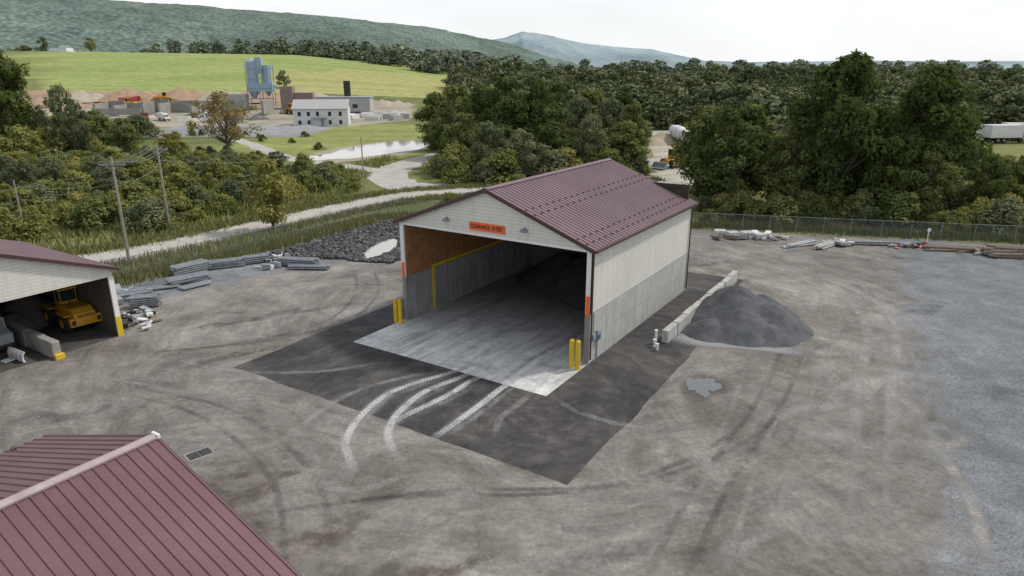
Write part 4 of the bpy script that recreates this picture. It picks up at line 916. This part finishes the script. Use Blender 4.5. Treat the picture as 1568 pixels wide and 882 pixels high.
scatter([(-330,660),(-200,640),(-200,760),(-330,760)],45,FF,11,15,fw,'distant_tree')
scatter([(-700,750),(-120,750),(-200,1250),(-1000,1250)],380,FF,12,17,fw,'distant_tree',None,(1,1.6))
for x,y in ((-395,610),(-350,600),(-222,590),(-118,368)): put('lone_field_tree',T(FT),x,y,12 if y>500 else 9)
# grass / weeds
def grass(name,P,h0,h1,w,stops,per=5,spread=.35,seed=0):
    r=np.random.default_rng(seed); P=np.repeat(np.array(P),per,0)+r.normal(0,spread,(len(P)*per,2)); n=len(P)
    z=tz(P[:,0],P[:,1]); h=r.uniform(h0,h1,n); a=r.uniform(0,6.28,n); ln=r.normal(0,.25,(n,2))*h[:,None]
    b0=np.c_[P+np.c_[np.cos(a),np.sin(a)]*w,z];b1=np.c_[P-np.c_[np.cos(a),np.sin(a)]*w,z];t=np.c_[P+ln,z+h]
    V=np.stack([b0,b1,t],1).reshape(-1,3)
    addobj(name,npmesh(name,V,np.arange(3*n).reshape(n,3),[leaf_mat(name+'_blades',stops,0,0)],attrs={'tint':np.repeat(r.uniform(0,1,n),3)}))
def along(pts,n,sd,off=0):
    c=smooth_line(pts,.5); t=np.gradient(c,axis=0);t/=np.linalg.norm(t,axis=1)[:,None]; nr=np.stack([-t[:,1],t[:,0]],1)
    i=rng.integers(0,len(c),n); return c[i]+nr[i]*(off+rng.normal(0,sd,n))[:,None]
gs=[(0,(.11,.135,.05)),(.5,(.20,.215,.085)),(1,(.38,.34,.18))]
Pg=np.concatenate([along(FL1[:5],4200,.8,.9),along(FL1[:5],1200,.5,-.6),along(FL1[4:],1500,.8,.8)])
grass('fence_line_weeds',Pg,.3,1.0,.05,gs,6)
Pr=np.concatenate([along(roadA,4500,.8,4.),along(roadA,4000,.7,-4.)])
grass('roadside_grass',Pr,.2,.7,.06,gs,5,seed=2)
Pm=np.c_[rng.uniform(-130,-25,13000),rng.uniform(62,150,13000)]; k=(pdist(Pm,roadA)>3.6)&(pdist(Pm,roadB)>4)&(pdist(Pm,roadC)>2.6)&(pdist(Pm,PND)>10)&~inpoly(Pm,YARD)
grass('meadow_grass',Pm[k],.4,1.2,.1,[(0,(.13,.155,.055)),(.5,(.235,.255,.09)),(1,(.38,.35,.16))],4,.6,seed=3)
Pf=along([(22,80.5),(38,77),(54,73.2),(80,68.2),(105,63)],2600,.8); grass('fence_line_weeds',Pf,.3,1.1,.05,[(0,(.07,.10,.035)),(1,(.22,.23,.09))],5,seed=4)

# ---------------------------------------------------------------- light, sky, camera
SUN_EL,SUN_AZ=R_(50),R_(66)
w=bpy.data.worlds.new('World'); scene.world=w; w.use_nodes=True; nt=w.node_tree; bg=nt.nodes['Background']
sk=nt.nodes.new('ShaderNodeTexSky'); sk.sky_type='NISHITA'; sk.sun_disc=False; sk.sun_elevation=SUN_EL; sk.sun_rotation=SUN_AZ; sk.dust_density=2.5; sk.air_density=1.0
tc=nt.nodes.new('ShaderNodeTexCoord').outputs['Generated']
mp=nt.nodes.new('ShaderNodeMapping'); mp.inputs['Scale'].default_value=(1,1,3.5); L(nt,tc,mp.inputs[0])
cn=noise(nt,mp.outputs[0],2.2,6,.6)
zc=sep(nt,tc)[2]
hz=ramp(nt,zc,[(0,1.),(.12,.95),(.5,.5)])
f=mth(nt,'MULTIPLY',hz,ramp(nt,cn,[(.3,.8),(.6,1.)]),clamp=True)
L(nt,mixc(nt,f,sk.outputs[0],(10.2,10.4,10.6)),bg.inputs['Color']); bg.inputs['Strength'].default_value=.1
su=bpy.data.lights.new('sun','SUN'); su.energy=2.6; su.angle=R_(5); su.color=(1,.95,.87)
so=bpy.data.objects.new('sun',su); COL.objects.link(so)
d=Vector((math.sin(SUN_AZ)*math.cos(SUN_EL),math.cos(SUN_AZ)*math.cos(SUN_EL),math.sin(SUN_EL))); so.rotation_euler=d.to_track_quat('Z','Y').to_euler(); so.location=(0,0,80)
cam=bpy.data.cameras.new('camera'); cam.lens=24; cam.sensor_width=36; cam.clip_end=20000; cam.clip_start=.3
c_=bpy.data.objects.new('camera',cam); COL.objects.link(c_); c_.location=(0,0,17.6); c_.rotation_euler=(R_(90-17.57),0,0); scene.camera=c_
scene.view_settings.view_transform='Standard'; scene.view_settings.look='None'; scene.view_settings.exposure=0
